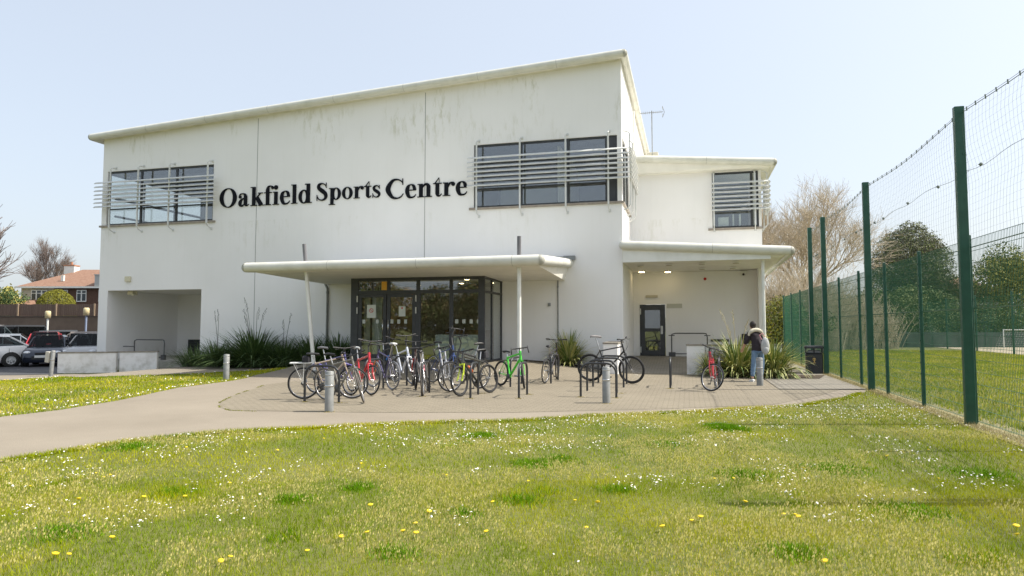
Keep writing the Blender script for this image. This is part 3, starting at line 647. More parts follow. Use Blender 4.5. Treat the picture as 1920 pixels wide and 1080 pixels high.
# ================================================================== SIGN LETTERING
def catmull(P, n=7):
    out = []
    for i in range(len(P)-1):
        p0 = P[max(i-1, 0)]; p1 = P[i]; p2 = P[i+1]; p3 = P[min(i+2, len(P)-1)]
        for k in range(n):
            t = k/n
            out.append([.5*((2*b)+(-a+c)*t+(2*a-5*b+4*c-d)*t*t+(-a+3*b-3*c+d)*t**3) for a, b, c, d in zip(p0, p1, p2, p3)])
    out.append(list(P[-1])); return out
def glyph(ch):
    """serif bold letter, units of 1/1000 em: returns list of closed outlines and of quad strips"""
    S_ = []
    R = lambda x0, y0, x1, y1: S_.append([((x0, y0), (x0, y1)), ((x1, y0), (x1, y1))])
    def stroke(P):
        Q = catmull(P); st = []
        for i, (x, y, w_) in enumerate(Q):
            a = Q[max(i-1, 0)]; b = Q[min(i+1, len(Q)-1)]; dx, dy = b[0]-a[0], b[1]-a[1]; l = math.hypot(dx, dy) or 1
            nx, ny = -dy/l*w_/2, dx/l*w_/2; st.append(((x+nx, y+ny), (x-nx, y-ny)))
        S_.append(st)
    def ring(cx, cy, rx, ry, ix, iy, n=36):
        S_.append([((cx+rx*math.cos(a), cy+ry*math.sin(a)), (cx+ix*math.cos(a), cy+iy*math.sin(a))) for a in [2*PI*k/n for k in range(n+1)]])
    def dot(cx, cy, r, n=20): S_.append([((cx+r*math.cos(a), cy+r*math.sin(a)), (cx+r*math.cos(a), cy-r*math.sin(a))) for a in [PI*k/n for k in range(n+1)]])
    def serifs(x0, x1, y=0, up=1): R(x0, y if up > 0 else y-26, x1, y+26 if up > 0 else y)
    if ch == 'O': ring(389, 336, 352, 355, 192, 322)
    if ch == 'o': ring(250, 230, 226, 243, 92, 212)
    if ch == 'C':
        stroke([(668, 500, 20), (600, 600, 42), (450, 664, 52), (270, 610, 105), (122, 340, 172), (260, 75, 110), (440, 10, 55), (590, 55, 42), (680, 165, 22)]); S_.append([((640, 470), (640, 690)), ((668, 470), (668, 690))])
    if ch == 'S':
        stroke([(462, 500, 18), (400, 612, 42), (270, 664, 52), (140, 612, 110), (135, 490, 140), (275, 375, 165), (415, 255, 152), (440, 125, 130), (370, 32, 80), (255, 5, 50), (130, 55, 42), (52, 200, 20)])
        R(440, 480, 466, 690); R(44, -16, 70, 220)
    if ch == 's':
        stroke([(322, 325, 16), (270, 425, 36), (185, 452, 46), (92, 395, 92), (105, 305, 108), (210, 228, 125), (305, 145, 110), (285, 48, 72), (190, 8, 40), (95, 45, 34), (38, 160, 16)])
        R(308, 320, 328, 470); R(34, -12, 52, 165)
    if ch == 'a':
        ring(100, 345, 58, 58, 1, 1); stroke([(70, 370, 50), (110, 440, 40), (200, 456, 40), (285, 425, 85), (318, 340, 132), (320, 200, 134), (320, 110, 132), (345, 40, 90), (405, 38, 36), (455, 75, 20)])
        stroke([(262, 292, 30), (160, 240, 75), (100, 130, 134), (120, 45, 100), (190, 22, 60), (275, 85, 30)])
    if ch == 'k':
        R(85, 0, 220, 676); serifs(20, 85, 650); serifs(22, 283); stroke([(200, 215, 34), (300, 320, 40), (420, 440, 40)]); R(318, 435, 520, 461); stroke([(268, 300, 140), (360, 160, 145), (455, 15, 150)]); serifs(330, 556)
    if ch == 'f':
        R(80, 0, 215, 460); serifs(18, 290); R(14, 428, 310, 461); stroke([(147, 440, 135), (148, 540, 133), (178, 640, 85), (262, 674, 38), (345, 650, 40)]); dot(338, 612, 56)
    if ch == 'i':
        R(74, 0, 209, 461); serifs(18, 74, 435); serifs(16, 264); dot(140, 612, 78)
    if ch == 'l':
        R(74, 0, 209, 676); serifs(18, 74, 650); serifs(16, 264)
    if ch == 'e':
        stroke([(410, 122, 14), (350, 42, 42), (250, 14, 58), (150, 55, 110), (95, 225, 142), (125, 385, 110), (222, 457, 36), (315, 415, 95), (352, 320, 112), (360, 262, 108)]); R(120, 250, 408, 282)
    if ch == 'd':
        ring(232, 230, 208, 243, 82, 205); R(330, 0, 465, 676); serifs(270, 330, 650); serifs(465, 534)
    if ch == 'p':
        ring(325, 228, 206, 243, 78, 205); R(85, -205, 220, 461); serifs(18, 85, 435); serifs(18, 286, -205)
    if ch == 'r':
        R(74, 0, 209, 461); serifs(18, 74, 435); serifs(16, 278); stroke([(190, 300, 40), (250, 415, 62), (320, 455, 40), (400, 440, 60)]); dot(378, 398, 66)
    if ch == 't':
        R(95, 80, 228, 461); R(12, 428, 312, 461); S_.append([((60, 455), (95, 455)), ((205, 640), (228, 640)), ((228, 455), (229, 455))]); stroke([(161, 110, 133), (180, 38, 95), (245, 22, 48), (315, 85, 18)])
    if ch == 'n':
        R(74, 0, 209, 461); serifs(18, 74, 435); serifs(16, 264); stroke([(190, 330, 36), (260, 420, 60), (345, 440, 90), (402, 372, 130), (405, 250, 134)]); R(338, 0, 472, 260); serifs(290, 534)
    return S_
ADV = dict(O=778, a=500, k=556, f=333, i=278, e=444, l=278, d=556, S=556, p=556, o=500, r=444, t=333, s=389, C=722, n=556)
SG = empty('sign_lettering', (-16.9, 0, 6.58), 0, 'large black serif letters reading Oakfield Sports Centre fixed to the white front wall', 'sign')
for word, x0, x1, zb_, em in (('Oakfield', -16.82, -12.39, 6.585, 1.17), ('Sports', -12.24, -9.36, 6.665, 1.02), ('Centre', -9.21, -5.77, 6.57, 1.13)):
    tot = sum(ADV[c] for c in word); fx = (x1-x0)/tot; fz = em/1000; cx_ = x0
    for c in word:
        mb = MB()
        for q, st in enumerate(glyph(c)):
            yb_ = -.038-.0010*q; vs = []; fs = []
            for a, b in st:
                for (u, v) in (a, b): vs += [(cx_+u*fx+16.9, yb_, zb_+v*fz-6.58), (cx_+u*fx+16.9, -.012, zb_+v*fz-6.58)]
            n_ = len(st)
            for i in range(n_-1):
                k = i*4; j = k+4
                fs += [(k, k+2, j+2, j), (k+1, j+1, j+3, k+3), (k, j, j+1, k+1), (k+2, k+3, j+3, j+2)]
            fs += [(0, 1, 3, 2), ((n_-1)*4, (n_-1)*4+2, (n_-1)*4+3, (n_-1)*4+1)]
            mb.add(vs, fs)
        mb.build('letter', LETTER, SG); cx_ += ADV[c]*fx

# ================================================================== LOW WALLS AND RAILS
def lowwall(name, pts, th, top, label, group=None, cap=.05, zb=-.4):
    r = empty(name, (pts[0][0], pts[0][1], hgt(*pts[0])), 0, label, 'low wall', group); o = Vector((pts[0][0], pts[0][1], r.location.z))
    m_ = MB(); c_ = MB()
    for (a, b) in zip(pts[:-1], pts[1:]):
        a = Vector((*a, 0)); b = Vector((*b, 0)); d = (b-a).normalized(); n_ = Vector((-d.y, d.x, 0))*th/2
        M = Matrix.Identity(4)
        for mb_, e, z0_, z1_ in ((m_, 0, zb, top-cap), (c_, .02, top-cap, top)):
            q = n_*(1+e*2/th); A_ = a-d*e; B_ = b+d*e
            vs = [A_-q, B_-q, B_+q, A_+q]; vs = [v-o+Vector((0, 0, z0_)) for v in vs]+[v-o+Vector((0, 0, z1_)) for v in vs]
            mb_.add(vs, [(3, 2, 1, 0), (4, 5, 6, 7), (0, 1, 5, 4), (1, 2, 6, 5), (2, 3, 7, 6), (3, 0, 4, 7)])
    m_.build('wall_body', WHITE, r); c_.build('coping', COPING, r); return r
LW = lowwall('ramp_wall', [(-22.3, -2.35), (-20.45, -1.35)], .22, .57, 'low white rendered ramp wall with dark coping beside the parked black car', None)
lowwall('ramp_wall', [(-20.40, -1.22), (-19.15, -.58)], .22, .58, 'low white rendered ramp wall in front of the dark recess, nearer the plants', None)
lowwall('entrance_wall', [(-.24, -1.95), (-.24, -.02)], .46, 1.08, 'short white block wall standing out from the tall building corner', None)
lowwall('planter_wall', [(2.15, -.62), (2.72, -.62)], .36, 1.01, 'white square end pier of the planter wall behind the red bicycle', None)
lowwall('planter_wall', [(2.75, -.42), (5.15, -.22)], .22, 1.0, 'long white planter wall running behind the variegated plants on the right', None)
def rail(name, pts, label, r=.024, feet=True):
    o = empty(name, pts[0], 0, label, 'handrail'); P0 = Vector(pts[0]); Q = [Vector(p)-P0 for p in pts]
    # rounded corners
    R_ = [Q[0]]
    for i in range(1, len(Q)-1):
        a = (Q[i-1]-Q[i]).normalized()*.15; b = (Q[i+1]-Q[i]).normalized()*.15
        R_ += [Q[i]+a, Q[i]+a*.3+b*.3*0+(b*.08), Q[i]+b]
    R_.append(Q[-1]); MB().tube(R_, r, 8).build('rail', DARKSTEEL, o)
    return o
a0 = Vector((1.55, 3.3, .37)); rr_ = rail('handrail', [(1.55, 4.3, .37), (1.55, 4.3, 1.32), (2.95, 4.3, 1.32), (2.95, 4.3, .37)], 'dark metal hoop handrail standing by the side entrance door')
MB().box(-.12, .15, -.03, .03, .0, .18).build('foot_plate', DARKSTEEL, rr_)
for q_ in ([(-.12, 0, .86), (.12, 0, .86)], [(1.28, 0, .86), (1.52, 0, .86)]): MB().tube(q_, .02, 6).build('bracket', DARKSTEEL, rr_)
MB().tube([(.0, 0, .12), (1.4, 0, .12)], .022, 6).build('lower_rail', DARKSTEEL, rr_)
rr_ = rail('handrail', [(-21.5, .6, .16), (-21.5, .6, 1.02), (-19.55, .2, 1.02), (-19.55, .2, .16)], 'dark metal hoop handrail standing in the left recess')
MB().tube([(-.75, .15, .55), (.0, 0, .55)], .025, 6).build('bracket', DARKSTEEL, rr_); MB().box(1.82, 2.0, -.45, -.34, 0, .22).build('foot_plate', DARKSTEEL, rr_); MB().tube([(0, 0, .1), (1.95, -.4, .1)], .02, 6).build('lower_rail', DARKSTEEL, rr_)

# ================================================================== BOLLARDS
def bollard(px, py, h, r, label, tilt=0):
    p = gp(px, py); o = empty('bollard', p, random.random()*6, label, 'bollard', 'steel bollards')
    if tilt: o.rotation_euler = (0, math.radians(tilt), 0)
    b = MB(); b.lathe([(r, 0), (r, h-.012), (r-.012, h)], 24); b.lathe([(r-.012, h), (r*.5, h+.004), (0, h+.006)], 24); b.build('post', GREYPAINT, o)
    MB().lathe([(r+.001, h*.62), (r+.004, h*.625), (r+.004, h*.665), (r+.001, h*.67)], 24).lathe([(r+.001, h-.07), (r+.003, h-.065), (r+.003, h-.055), (r+.001, h-.05)], 24).build('band', STEEL, o)
    return o
bollard(617, 773, .76, .082, 'grey steel bollard in front of the leftmost bicycle')
bollard(1137, 757, .76, .082, 'grey steel bollard in front of the row of four empty hoops')
bollard(424, 712, .76, .085, 'grey steel bollard on the grass edge in front of the dark green plants')
bollard(1425, 724, .76, .085, 'grey steel bollard right in front of the stooping person')
p = gp(95, 706); bp = bollard(95, 706, .98, .07, 'leaning grey bollard with a small sign box by the black car', tilt=5)
MB().bev(-.26, -.08, -.10, .06, .52, .92, .01).box(-.10, 0, -.02, .02, .7, .74).build('sign_box', mat('sign_back', (.5, .48, .42), .6), bp)

# ================================================================== CYCLE STANDS
def stand_mesh(w_=.8, h=.75, rr_=.22):
    P = [(-w_/2, 0, -.03), (-w_/2, 0, h-rr_)]
    for k in range(1, 9): a = PI/2*k/8; P.append((-w_/2+rr_-rr_*math.cos(a), 0, h-rr_+rr_*math.sin(a)))
    for k in range(0, 9): a = PI/2*k/8; P.append((w_/2-rr_+rr_*math.sin(a), 0, h-rr_+rr_*math.cos(a)))
    P.append((w_/2, 0, -.03)); return MB().tube(P, .026, 10)
STM = stand_mesh().mesh('cycle_stand', mat('stand_black', (.022, .024, .028), .38, c2=(.035, .037, .04), scale=9))
STANDS = [((571, 754), (636.6, 756), 'black cycle hoop in front of the leftmost two bicycles'),
 ((683, 734), (724, 728), 'black cycle hoop beside the front wheel of the large red bicycle'),
 ((791, 744), (812, 734), 'black cycle hoop between the two silver road bicycles'),
 ((882, 748), (903, 738), 'black cycle hoop beside the bicycle with lime yellow forks'),
 ((973, 748), (991, 740), 'empty black cycle hoop, edge on, in front of the green bicycle'),
 ((1033, 720), (1045, 714), 'black cycle hoop beside the dark bicycle in front of the yellow striped plant'),
 ((1089, 745), (1157, 747), 'nearest of the four empty hoops standing one behind another'),
 ((1101, 734), (1165, 738), 'second nearest of the four hoops standing one behind another'),
 ((1112, 726), (1171, 727.6), 'third of the four hoops standing one behind another'),
 ((1122, 718), (1178, 721), 'farthest of the four hoops, holding the black mountain bicycle'),
 ((957, 706), (971, 711), 'black cycle hoop right beside the lime green bicycle'),
 ((1257, 729), (1259, 720), 'lone black cycle hoop, edge on, before the side entrance ramp'),
 ((740, 707), (757, 702), 'black cycle hoop among the bicycles in front of the glass doors'),
 ((1348, 727), (1352, 718), 'black cycle hoop behind the small red bicycle on the right')]
for a, b, lab in STANDS:
    A_, B_ = gp(*a), gp(*b); d = (B_-A_); d.z = 0; d.normalize(); c = A_+d*.4
    o = inst('cycle_stand', STM); o.location = (c.x, c.y, hgt(c.x, c.y)+.02); o.rotation_euler = (0, 0, math.atan2(d.y, d.x)); tag(o, lab, 'bike rack', 'cycle hoops in the plaza')

# ================================================================== BICYCLES
WM = {}
def wheel_meshes(key, r, tw, rimc, tyrec=(.022, .022, .022), n=40):
    if key in WM: return WM[key]
    ty = MB(); ty.tube([((r-tw/2)*math.cos(a), 0, (r-tw/2)*math.sin(a)) for a in [2*PI*k/n for k in range(n)]], tw/2, 8, closed=True)
    rm = MB(); R_ = r-tw-.004
    rm.tube([(R_*math.cos(a), 0, R_*math.sin(a)) for a in [2*PI*k/n for k in range(n)]], .009, 6, closed=True)
    ns = 20
    for k in range(ns):
        a = 2*PI*k/ns; b = a+(.35 if k % 2 else -.35); s_ = .025 if k % 4 < 2 else -.025
        rm.tube([(.02*math.cos(b), s_, .02*math.sin(b)), (R_*math.cos(a), 0, R_*math.sin(a))], .0016, 3, caps=False, mi=1)
    rm.tube([(0, -.045, 0), (0, .045, 0)], .018, 8, mi=1); rm.tube([(0, -.065, 0), (0, .065, 0)], .008, 6, mi=1)
    WM[key] = (ty.mesh('tyre', mat('tyre_'+key, tyrec, .85)), rm.mesh('wheel', [mat('rim_'+key, rimc, .3, .8), STEEL])); return WM[key]
def bike(a, b, label, frame, bars='flat', wheels='mtb', steer=0, lean=4, saddle=BLACK, fork=None, rack=False, guard=None, basket=False, bag=False, bottle=None, size=1.0, sadh=1.0, barh=1.0, thick=1.0, flip=False, frame2=None, susp=False):
    """a = rear wheel contact, b = a point towards the front; both world points"""
    A_ = Vector(a); B_ = Vector(b); d = B_-A_; ang = math.atan2(d.y, d.x); r = .345
    o = empty('bicycle', (A_.x, A_.y, hgt(A_.x, A_.y)+.02), 0, label, 'bicycle', 'bicycles parked at the cycle hoops')
    o.rotation_euler = (math.radians(lean), math.atan2(hgt(A_.x, A_.y)-hgt(A_.x+math.cos(ang), A_.y+math.sin(ang)), 1.05), ang); o.rotation_mode = 'XYZ'; o.scale = (size,)*3
    tyre, rim = wheel_meshes(*WH[wheels])
    R0 = Vector((0, 0, r)); F0 = Vector((1.05, 0, r)); BBk = Vector((.42, 0, .28)); ST = Vector((.24, 0, .80)); HT = Vector((.82, 0, .93)); HB = Vector((.87, 0, .78))
    fm = frame; t = thick
    f = MB(); f.tube([BBk, ST], .016*t, 10); f.tube([ST-Vector((-.015, 0, .03)), HT-Vector((0, 0, .03))], .017*t, 10); f.tube([HB+Vector((0, 0, .02)), BBk], .021*t, 10); f.tube([HT+Vector((-.01, 0, .04)), HB-Vector((-.01, 0, .04))], .022*t, 10)
    for s_ in (-1, 1):
        f.tube([BBk+Vector((0, .03*s_, 0)), R0+Vector((.02, .06*s_, 0))], .010, 6); f.tube([ST+Vector((0, .02*s_, -.04)), R0+Vector((0, .06*s_, .01))], .008, 6)
    f.tube([BBk+Vector((0, -.045, 0)), BBk+Vector((0, .045, 0))], .024, 10)
    f.build('frame', [fm, frame2 or fm], o)
    w1 = inst('wheel', rim, o, Matrix.Translation(R0)); inst('tyre', tyre, w1)
    ax = (HT-HB).normalized(); SM = Matrix.Translation(HT) @ Matrix.Rotation(math.radians(steer), 4, ax) @ Matrix.Translation(-HT)
    w2 = inst('wheel', rim, o, SM @ Matrix.Translation(F0)); inst('tyre', tyre, w2)
    k = MB(); cr = HB-ax*.07
    k.tube([HB, cr], .019, 8)
    for s_ in (-1, 1):
        if susp: k.tube([cr+Vector((0, .055*s_, .02)), cr+Vector((.06, .06*s_, -.20))], .019, 8); k.tube([cr+Vector((.06, .06*s_, -.20)), F0+Vector((0, .06*s_, 0))], .022, 8)
        else: k.tube([cr+Vector((0, .035*s_, 0)), cr+Vector((.05, .055*s_, -.15)), F0+Vector((0, .055*s_, 0))], [.014, .013, .009], 8)
    k.tube([cr+Vector((0, -.06, .0)), cr+Vector((0, .06, .0))], .018, 8)
    k.build('fork', fork or fm, o, SM)
    h = MB(); st = HT+ax*.06*barh*2; top = st+Vector((.07, 0, .03+.05*(barh-1)*4))
    h.tube([HT, st], .015, 8); h.tube([st, top], .016, 8)
    if bars == 'flat':
        h.tube([top+Vector((-.04, -.30, .03)), top+Vector((-.0, -.12, .01)), top, top+Vector((0, .12, .01)), top+Vector((-.04, .30, .03))], .0125, 8)
        for s_ in (-1, 1): h.tube([top+Vector((-.02, .20*s_, .022)), top+Vector((-.04, .305*s_, .03))], .018, 8, mi=1); h.tube([top+Vector((.0, .19*s_, .01)), top+Vector((.06, .22*s_, -.01)), top+Vector((.05, .31*s_, -.01))], .006, 6, mi=1)
    elif bars == 'drop':
        for s_ in (-1, 1):
            h.tube([top, top+Vector((0, .19*s_, 0)), top+Vector((.04, .21*s_, 0)), top+Vector((.10, .215*s_, -.01)), top+Vector((.115, .22*s_, -.07)), top+Vector((.07, .225*s_, -.13)), top+Vector((-.04, .23*s_, -.13))], .0145, 8, mi=1)
            h.tube([top+Vector((.10, .215*s_, .0)), top+Vector((.13, .215*s_, .045)), top+Vector((.14, .215*s_, -.02)), top+Vector((.12, .215*s_, -.11))], .009, 6, mi=1)
    for s_ in (-1, 1):  # cables
        h.tube([top+Vector((.02, .15*s_, .0)), top+Vector((.12, .10*s_, -.02)), top+Vector((.10, .02*s_, -.18)), HB+Vector((.03, .01*s_, .02))], .003, 4, mi=1)
    h.build('handlebar', [BLACK if bars == 'flat' else DARKSTEEL, BLACK], o, SM)
    dirn = (ST-BBk).normalized(); sp = ST+dirn*(.20*sadh)
    MB().tube([ST, sp], .0135, 8).build('seat_post', STEEL, o)
    s = MB(); vs = []; fs = []
    prof = [(-.14, .02, .0), (-.13, .07, .015), (-.06, .075, .02), (.0, .045, .018), (.06, .025, .014), (.13, .018, .006), (.145, .006, .0)]
    for x, wd, z in prof:
        for yy, zz in ((-1, -.02), (-.8, .012), (0, .022), (.8, .012), (1, -.02), (0, -.028)): vs.append(sp+Vector((x, yy*wd, z+.03+zz)))
    for i in range(len(prof)-1):
        for j in range(6): fs.append((i*6+j, i*6+(j+1) % 6, (i+1)*6+(j+1) % 6, (i+1)*6+j))
    fs += [tuple(range(6)), tuple(range(len(vs)-1, len(vs)-7, -1))]
    s.add(vs, fs, 0, True); s.build('saddle', saddle, o)
    c = MB(); c.lathe([(.0, 0), (.085, 0), (.085, .004), (.0, .004)], 22, M=Matrix.Translation(BBk+Vector((0, -.055, 0))) @ Matrix.Rotation(PI/2, 4, 'X'))
    for s_, aa in ((-1, -.9), (1, -.9+PI)):
        e = BBk+Vector((.17*math.cos(aa), .075*s_, .17*math.sin(aa))); c.tube([BBk+Vector((0, .06*s_, 0)), e], .009, 6)
    c.lathe([(.0, 0), (.045, 0), (.045, .02), (.0, .02)], 16, M=Matrix.Translation(R0+Vector((0, -.045, 0))) @ Matrix.Rotation(PI/2, 4, 'X'))
    c.tube([BBk+Vector((0, -.057, .084)), R0+Vector((0, -.057, .043))], .0035, 4); c.tube([BBk+Vector((0, -.057, -.084)), R0+Vector((.02, -.057, -.09)), R0+Vector((-.03, -.057, -.06))], .0035, 4)
    c.tube([R0+Vector((.0, -.06, -.02)), R0+Vector((.03, -.06, -.11))], .014, 6)
    ck = c.build('crankset', DARKSTEEL, o)
    for s_, aa in ((-1, -.9), (1, -.9+PI)):
        e = BBk+Vector((.17*math.cos(aa), .11*s_, .17*math.sin(aa))); MB().bev(e.x-.05, e.x+.05, e.y-.035, e.y+.035, e.z-.012, e.z+.012, .004).build('pedal', BLACK, o)
    if guard:
        for c0, M_, a0, a1 in ((R0, Matrix.Identity(4), .2, 3.3), (F0, SM, .9, 3.0)):
            vs = []; fs = []; nn = 16
            for i in range(nn+1):
                a = a0+(a1-a0)*i/nn
                for yy, dr in ((-.03, .008), (0, .022), (.03, .008)): vs.append(c0+Vector(((r+dr)*math.cos(a), yy, (r+dr)*math.sin(a))))
            for i in range(nn):
                for j in range(2): fs.append((i*3+j, i*3+j+1, i*3+4+j, i*3+3+j))
            MB().add(vs, fs, 0, True).build('mudguard', guard, o, M_)
    if rack:
        q = MB(); z = .78
        for yy in (-.07, 0, .07): q.tube([(-.28, yy, z), (.16, yy, z+.01)], .007, 6)
        for x in (-.28, -.1, .05): q.tube([(x, -.07, z), (x, .07, z)], .007, 6)
        for s_ in (-1, 1): q.tube([(-.20, .07*s_, z), (0, .075*s_, r)], .006, 6); q.tube([(.02, .07*s_, z), (0, .075*s_, r)], .006, 6)
        q.box(-.29, .12, -.075, .075, z+.008, z+.018); q.build('rack', SILVER, o)
    if bag:
        MB().bev(sp.x-.22, sp.x-.06, -.07, .07, sp.z-.16, sp.z+.0, .025).build('saddle_bag', mat('bag_black', (.02, .02, .025), .8), o)
    if basket:
        q = MB(); c0 = top+Vector((.18, 0, -.12)); W, D, H = .17, .13, .11
        for zz in (-H, -H/3, H/3, H):
            k_ = 1-.12*(H-zz)/(2*H); q.tube([c0+Vector((-D*k_, -W*k_, zz)), c0+Vector((D*k_, -W*k_, zz)), c0+Vector((D*k_, W*k_, zz)), c0+Vector((-D*k_, W*k_, zz))], .005, 5, closed=True)
        for i in range(7):
            u = -1+2*i/6
            for (x0_, y0_) in ((-D, u*W), (D, u*W), (u*D, -W), (u*D, W)): q.tube([c0+Vector((x0_*.88, y0_*.88, -H)), c0+Vector((x0_, y0_, H))], .004, 4)
        q.build('basket', mat('basket_black', (.03, .028, .03), .6), o, SM)
    if bottle:
        m0 = (HB*.4+BBk*.6)+Vector((-.03, 0, .05)); dd = (HB-BBk).normalized(); MB().tube([m0, m0+dd*.16, m0+dd*.19], [.036, .036, .02], 12).build('bottle', bottle, o)
    return o
def paint(n, c, c2=None, ms=.0): return mat('bike_'+n, c, .28, ms, coat=.5)
WH = {'mtb': ('mtb', .345, .052, (.05, .05, .05)), 'road': ('road', .345, .028, (.55, .55, .55)), 'hyb': ('hyb', .345, .038, (.45, .45, .47)), 'grey': ('grey', .345, .04, (.5, .5, .5), (.16, .165, .18)), 'tan': ('tan', .345, .034, (.5, .5, .5), (.09, .08, .07))}
g_ = lambda x, y: (x, y, 0)
bike(g_(-5.92, -10.72), g_(-4.95, -10.36), 'leftmost bicycle, white and orange with a silver rear rack and saddle bag', paint('whiteorange', (.42, .34, .26)), wheels='hyb', rack=True, bag=True, lean=3, steer=10, sadh=.75, barh=.7)
bike(g_(-6.36, -9.52), g_(-5.3, -9.75), 'blue and white bicycle with purple mudguards behind the leftmost hoop', paint('purplewhite', (.10, .09, .24)), wheels='hyb', guard=mat('purple_guard', (.12, .10, .36), .35), lean=-4, steer=-15, sadh=1.25, saddle=mat('grey_saddle', (.16, .16, .17), .6))
bike(g_(-5.34, -10.78), g_(-4.44, -11.06), 'grey bicycle with its front wheel turned towards the camera at the leftmost hoop', paint('graphite', (.22, .21, .18)), wheels='tan', lean=4, steer=-48, sadh=.8, barh=.7, saddle=BLACK)
bike(g_(-5.70, -8.98), g_(-4.86, -9.62), 'red and white mountain bicycle with thick forks', paint('red', (.50, .012, .022)), bars='flat', wheels='hyb', susp=True, fork=paint('red', (.50, .012, .022)), lean=-3, steer=6, barh=1.5, sadh=1.2, thick=1.5, saddle=mat('white_saddle', (.6, .6, .58), .5))
bike(g_(-4.93, -8.36), g_(-5.75, -7.75), 'orange and navy bicycle with a white saddle and grey tyres', paint('navyorange', (.05, .04, .12)), wheels='grey', lean=4, saddle=mat('white_saddle', (.6, .6, .58), .5), sadh=1.45, steer=12, fork=paint('orange', (.6, .13, .02)), size=1.03)
bike(g_(-5.85, -6.15), g_(-5.0, -6.85), 'white and blue bicycle with thick white forks in front of the glass doors', paint('whiteblue', (.62, .66, .75)), bars='flat', wheels='grey', susp=True, fork=paint('white', (.7, .72, .76)), lean=5, steer=8, barh=1.6, thick=1.3, size=1.05)
bike(g_(-6.9, -5.15), g_(-6.1, -5.85), 'black bicycle with blue grips standing farthest back among the left group', paint('black', (.02, .02, .022)), wheels='mtb', lean=-4, steer=20, barh=1.3, bottle=mat('blue_bottle', (.02, .16, .5), .4))
bike(g_(-3.66, -9.40), g_(-3.98, -8.4), 'slim silver road bicycle seen end on with a pink label on its frame', paint('silver', (.5, .5, .52), ms=.5), bars='flat', wheels='tan', lean=-6, saddle=BLACK, sadh=.9, bottle=mat('pink_bottle', (.6, .2, .25), .5), steer=10)
bike(g_(-3.95, -7.45), g_(-3.35, -8.45), 'silver and white road bicycle with black drop handlebars beside the slim silver one', paint('silverwhite', (.6, .6, .62), ms=.4), bars='drop', wheels='road', lean=5, steer=-30, sadh=1.0)
bike(g_(-4.75, -6.1), g_(-3.9, -6.7), 'dark blue touring bicycle with wide drop handlebars behind the silver bicycles', paint('navy', (.02, .05, .18)), bars='drop', wheels='road', lean=-3, steer=10, barh=2.0, size=1.1, saddle=BLACK)
bike(g_(-4.45, -8.0), g_(-4.9, -7.1), 'black and red bicycle squeezed between the orange one and the silver ones', paint('blackred', (.05, .02, .02)), bars='flat', wheels='mtb', lean=2, barh=1.3, fork=paint('red', (.50, .012, .022)))
kb = bike(g_(-2.38, -8.35), g_(-2.80, -9.35), 'black mountain bicycle with lime yellow forks and an orange bottle', paint('blacklime', (.03, .03, .02)), bars='flat', wheels='mtb', susp=True, fork=paint('lime', (.50, .60, .02)), lean=9, steer=8, barh=.8, bag=True, thick=1.3, bottle=mat('orange_bottle', (.6, .12, .02), .5))
bike(g_(-2.95, -7.35), g_(-3.35, -8.25), 'black mountain bicycle with wide flat handlebars behind the yellow one', paint('black', (.02, .02, .022)), bars='flat', wheels='hyb', susp=True, lean=-4, steer=-14, barh=1.6, sadh=1.3, thick=1.4, size=1.06)
ga = gp(938, 709); bike((ga.x, ga.y, 0), (ga.x+.72, ga.y-.62, 0), 'lime green road bicycle with black drop handlebars', paint('green', (.06, .55, .03)), bars='drop', wheels='mtb', lean=-5, steer=-38, barh=.9, sadh=.5, thick=1.5, size=.98)
na = gp(1022, 720); bike((na.x, na.y, 0), (na.x+.12, na.y+1.0, 0), 'dark bicycle in front of the yellow striped plant', paint('blackgrey', (.035, .03, .035)), bars='flat', wheels='hyb', lean=5, steer=10, barh=1.2, sadh=.9)
oa = gp(1107, 716); bike((oa.x, oa.y, 0), (oa.x+1.0, oa.y-.18, 0), 'black mountain bicycle seen side on behind the row of hoops', paint('matblack', (.012, .012, .014)), bars='flat', wheels='mtb', lean=3, steer=-6, barh=1.0, sadh=1.5, size=1.13, saddle=mat('grey_saddle2', (.3, .28, .27), .6))
pa = gp(1336, 735); bike((pa.x+.12, pa.y+.98, 0), (pa.x, pa.y, 0), 'small red bicycle facing the camera on the right with a black basket', paint('crimson', (.48, .015, .03)), bars='flat', wheels='hyb', lean=4, steer=58, basket=True, fork=paint('crimson', (.48, .015, .03)), thick=1.3, barh=.9)

# ================================================================== LITTER BIN
bp_ = gp(1527, 701); bn = empty('litter_bin', bp_, math.radians(-8), 'black litter bin with round lid holes and a small gold emblem by the green fence', 'bin')
BINM = mat('bin_black', (.018, .021, .026), .45, c2=(.028, .03, .036), scale=10)
b = MB(); b.bev(-.27, .27, -.27, .27, 0, .70, .03); b.bev(-.30, .30, -.30, .30, .86, .95, .04)
for x, y in ((-.27, -.27), (.23, -.27), (-.27, .23), (.23, .23), (-.02, -.27), (-.02, .23)): b.box(x, x+.04, y, y+.04, .70, .86)
b.box(-.28, .28, -.28, .28, .70, .72); b.build('bin_body', BINM, bn)
MB().bev(-.2, .2, -.2, .2, .5, .80, .02).build('liner', mat('liner_grey', (.25, .25, .26), .6), bn)
gm = mat('gold_mark', (.55, .38, .12), .5)
e = MB(); e.lathe([(.035, 0), (.05, 0), (.05, .004), (.035, .004)], 20, M=Matrix.Translation((0, -.271, .50)) @ Matrix.Rotation(PI/2, 4, 'X')); e.box(-.012, .012, -.276, -.271, .40, .54); e.box(-.05, .05, -.274, -.271, .375, .39); e.build('emblem', gm, bn)

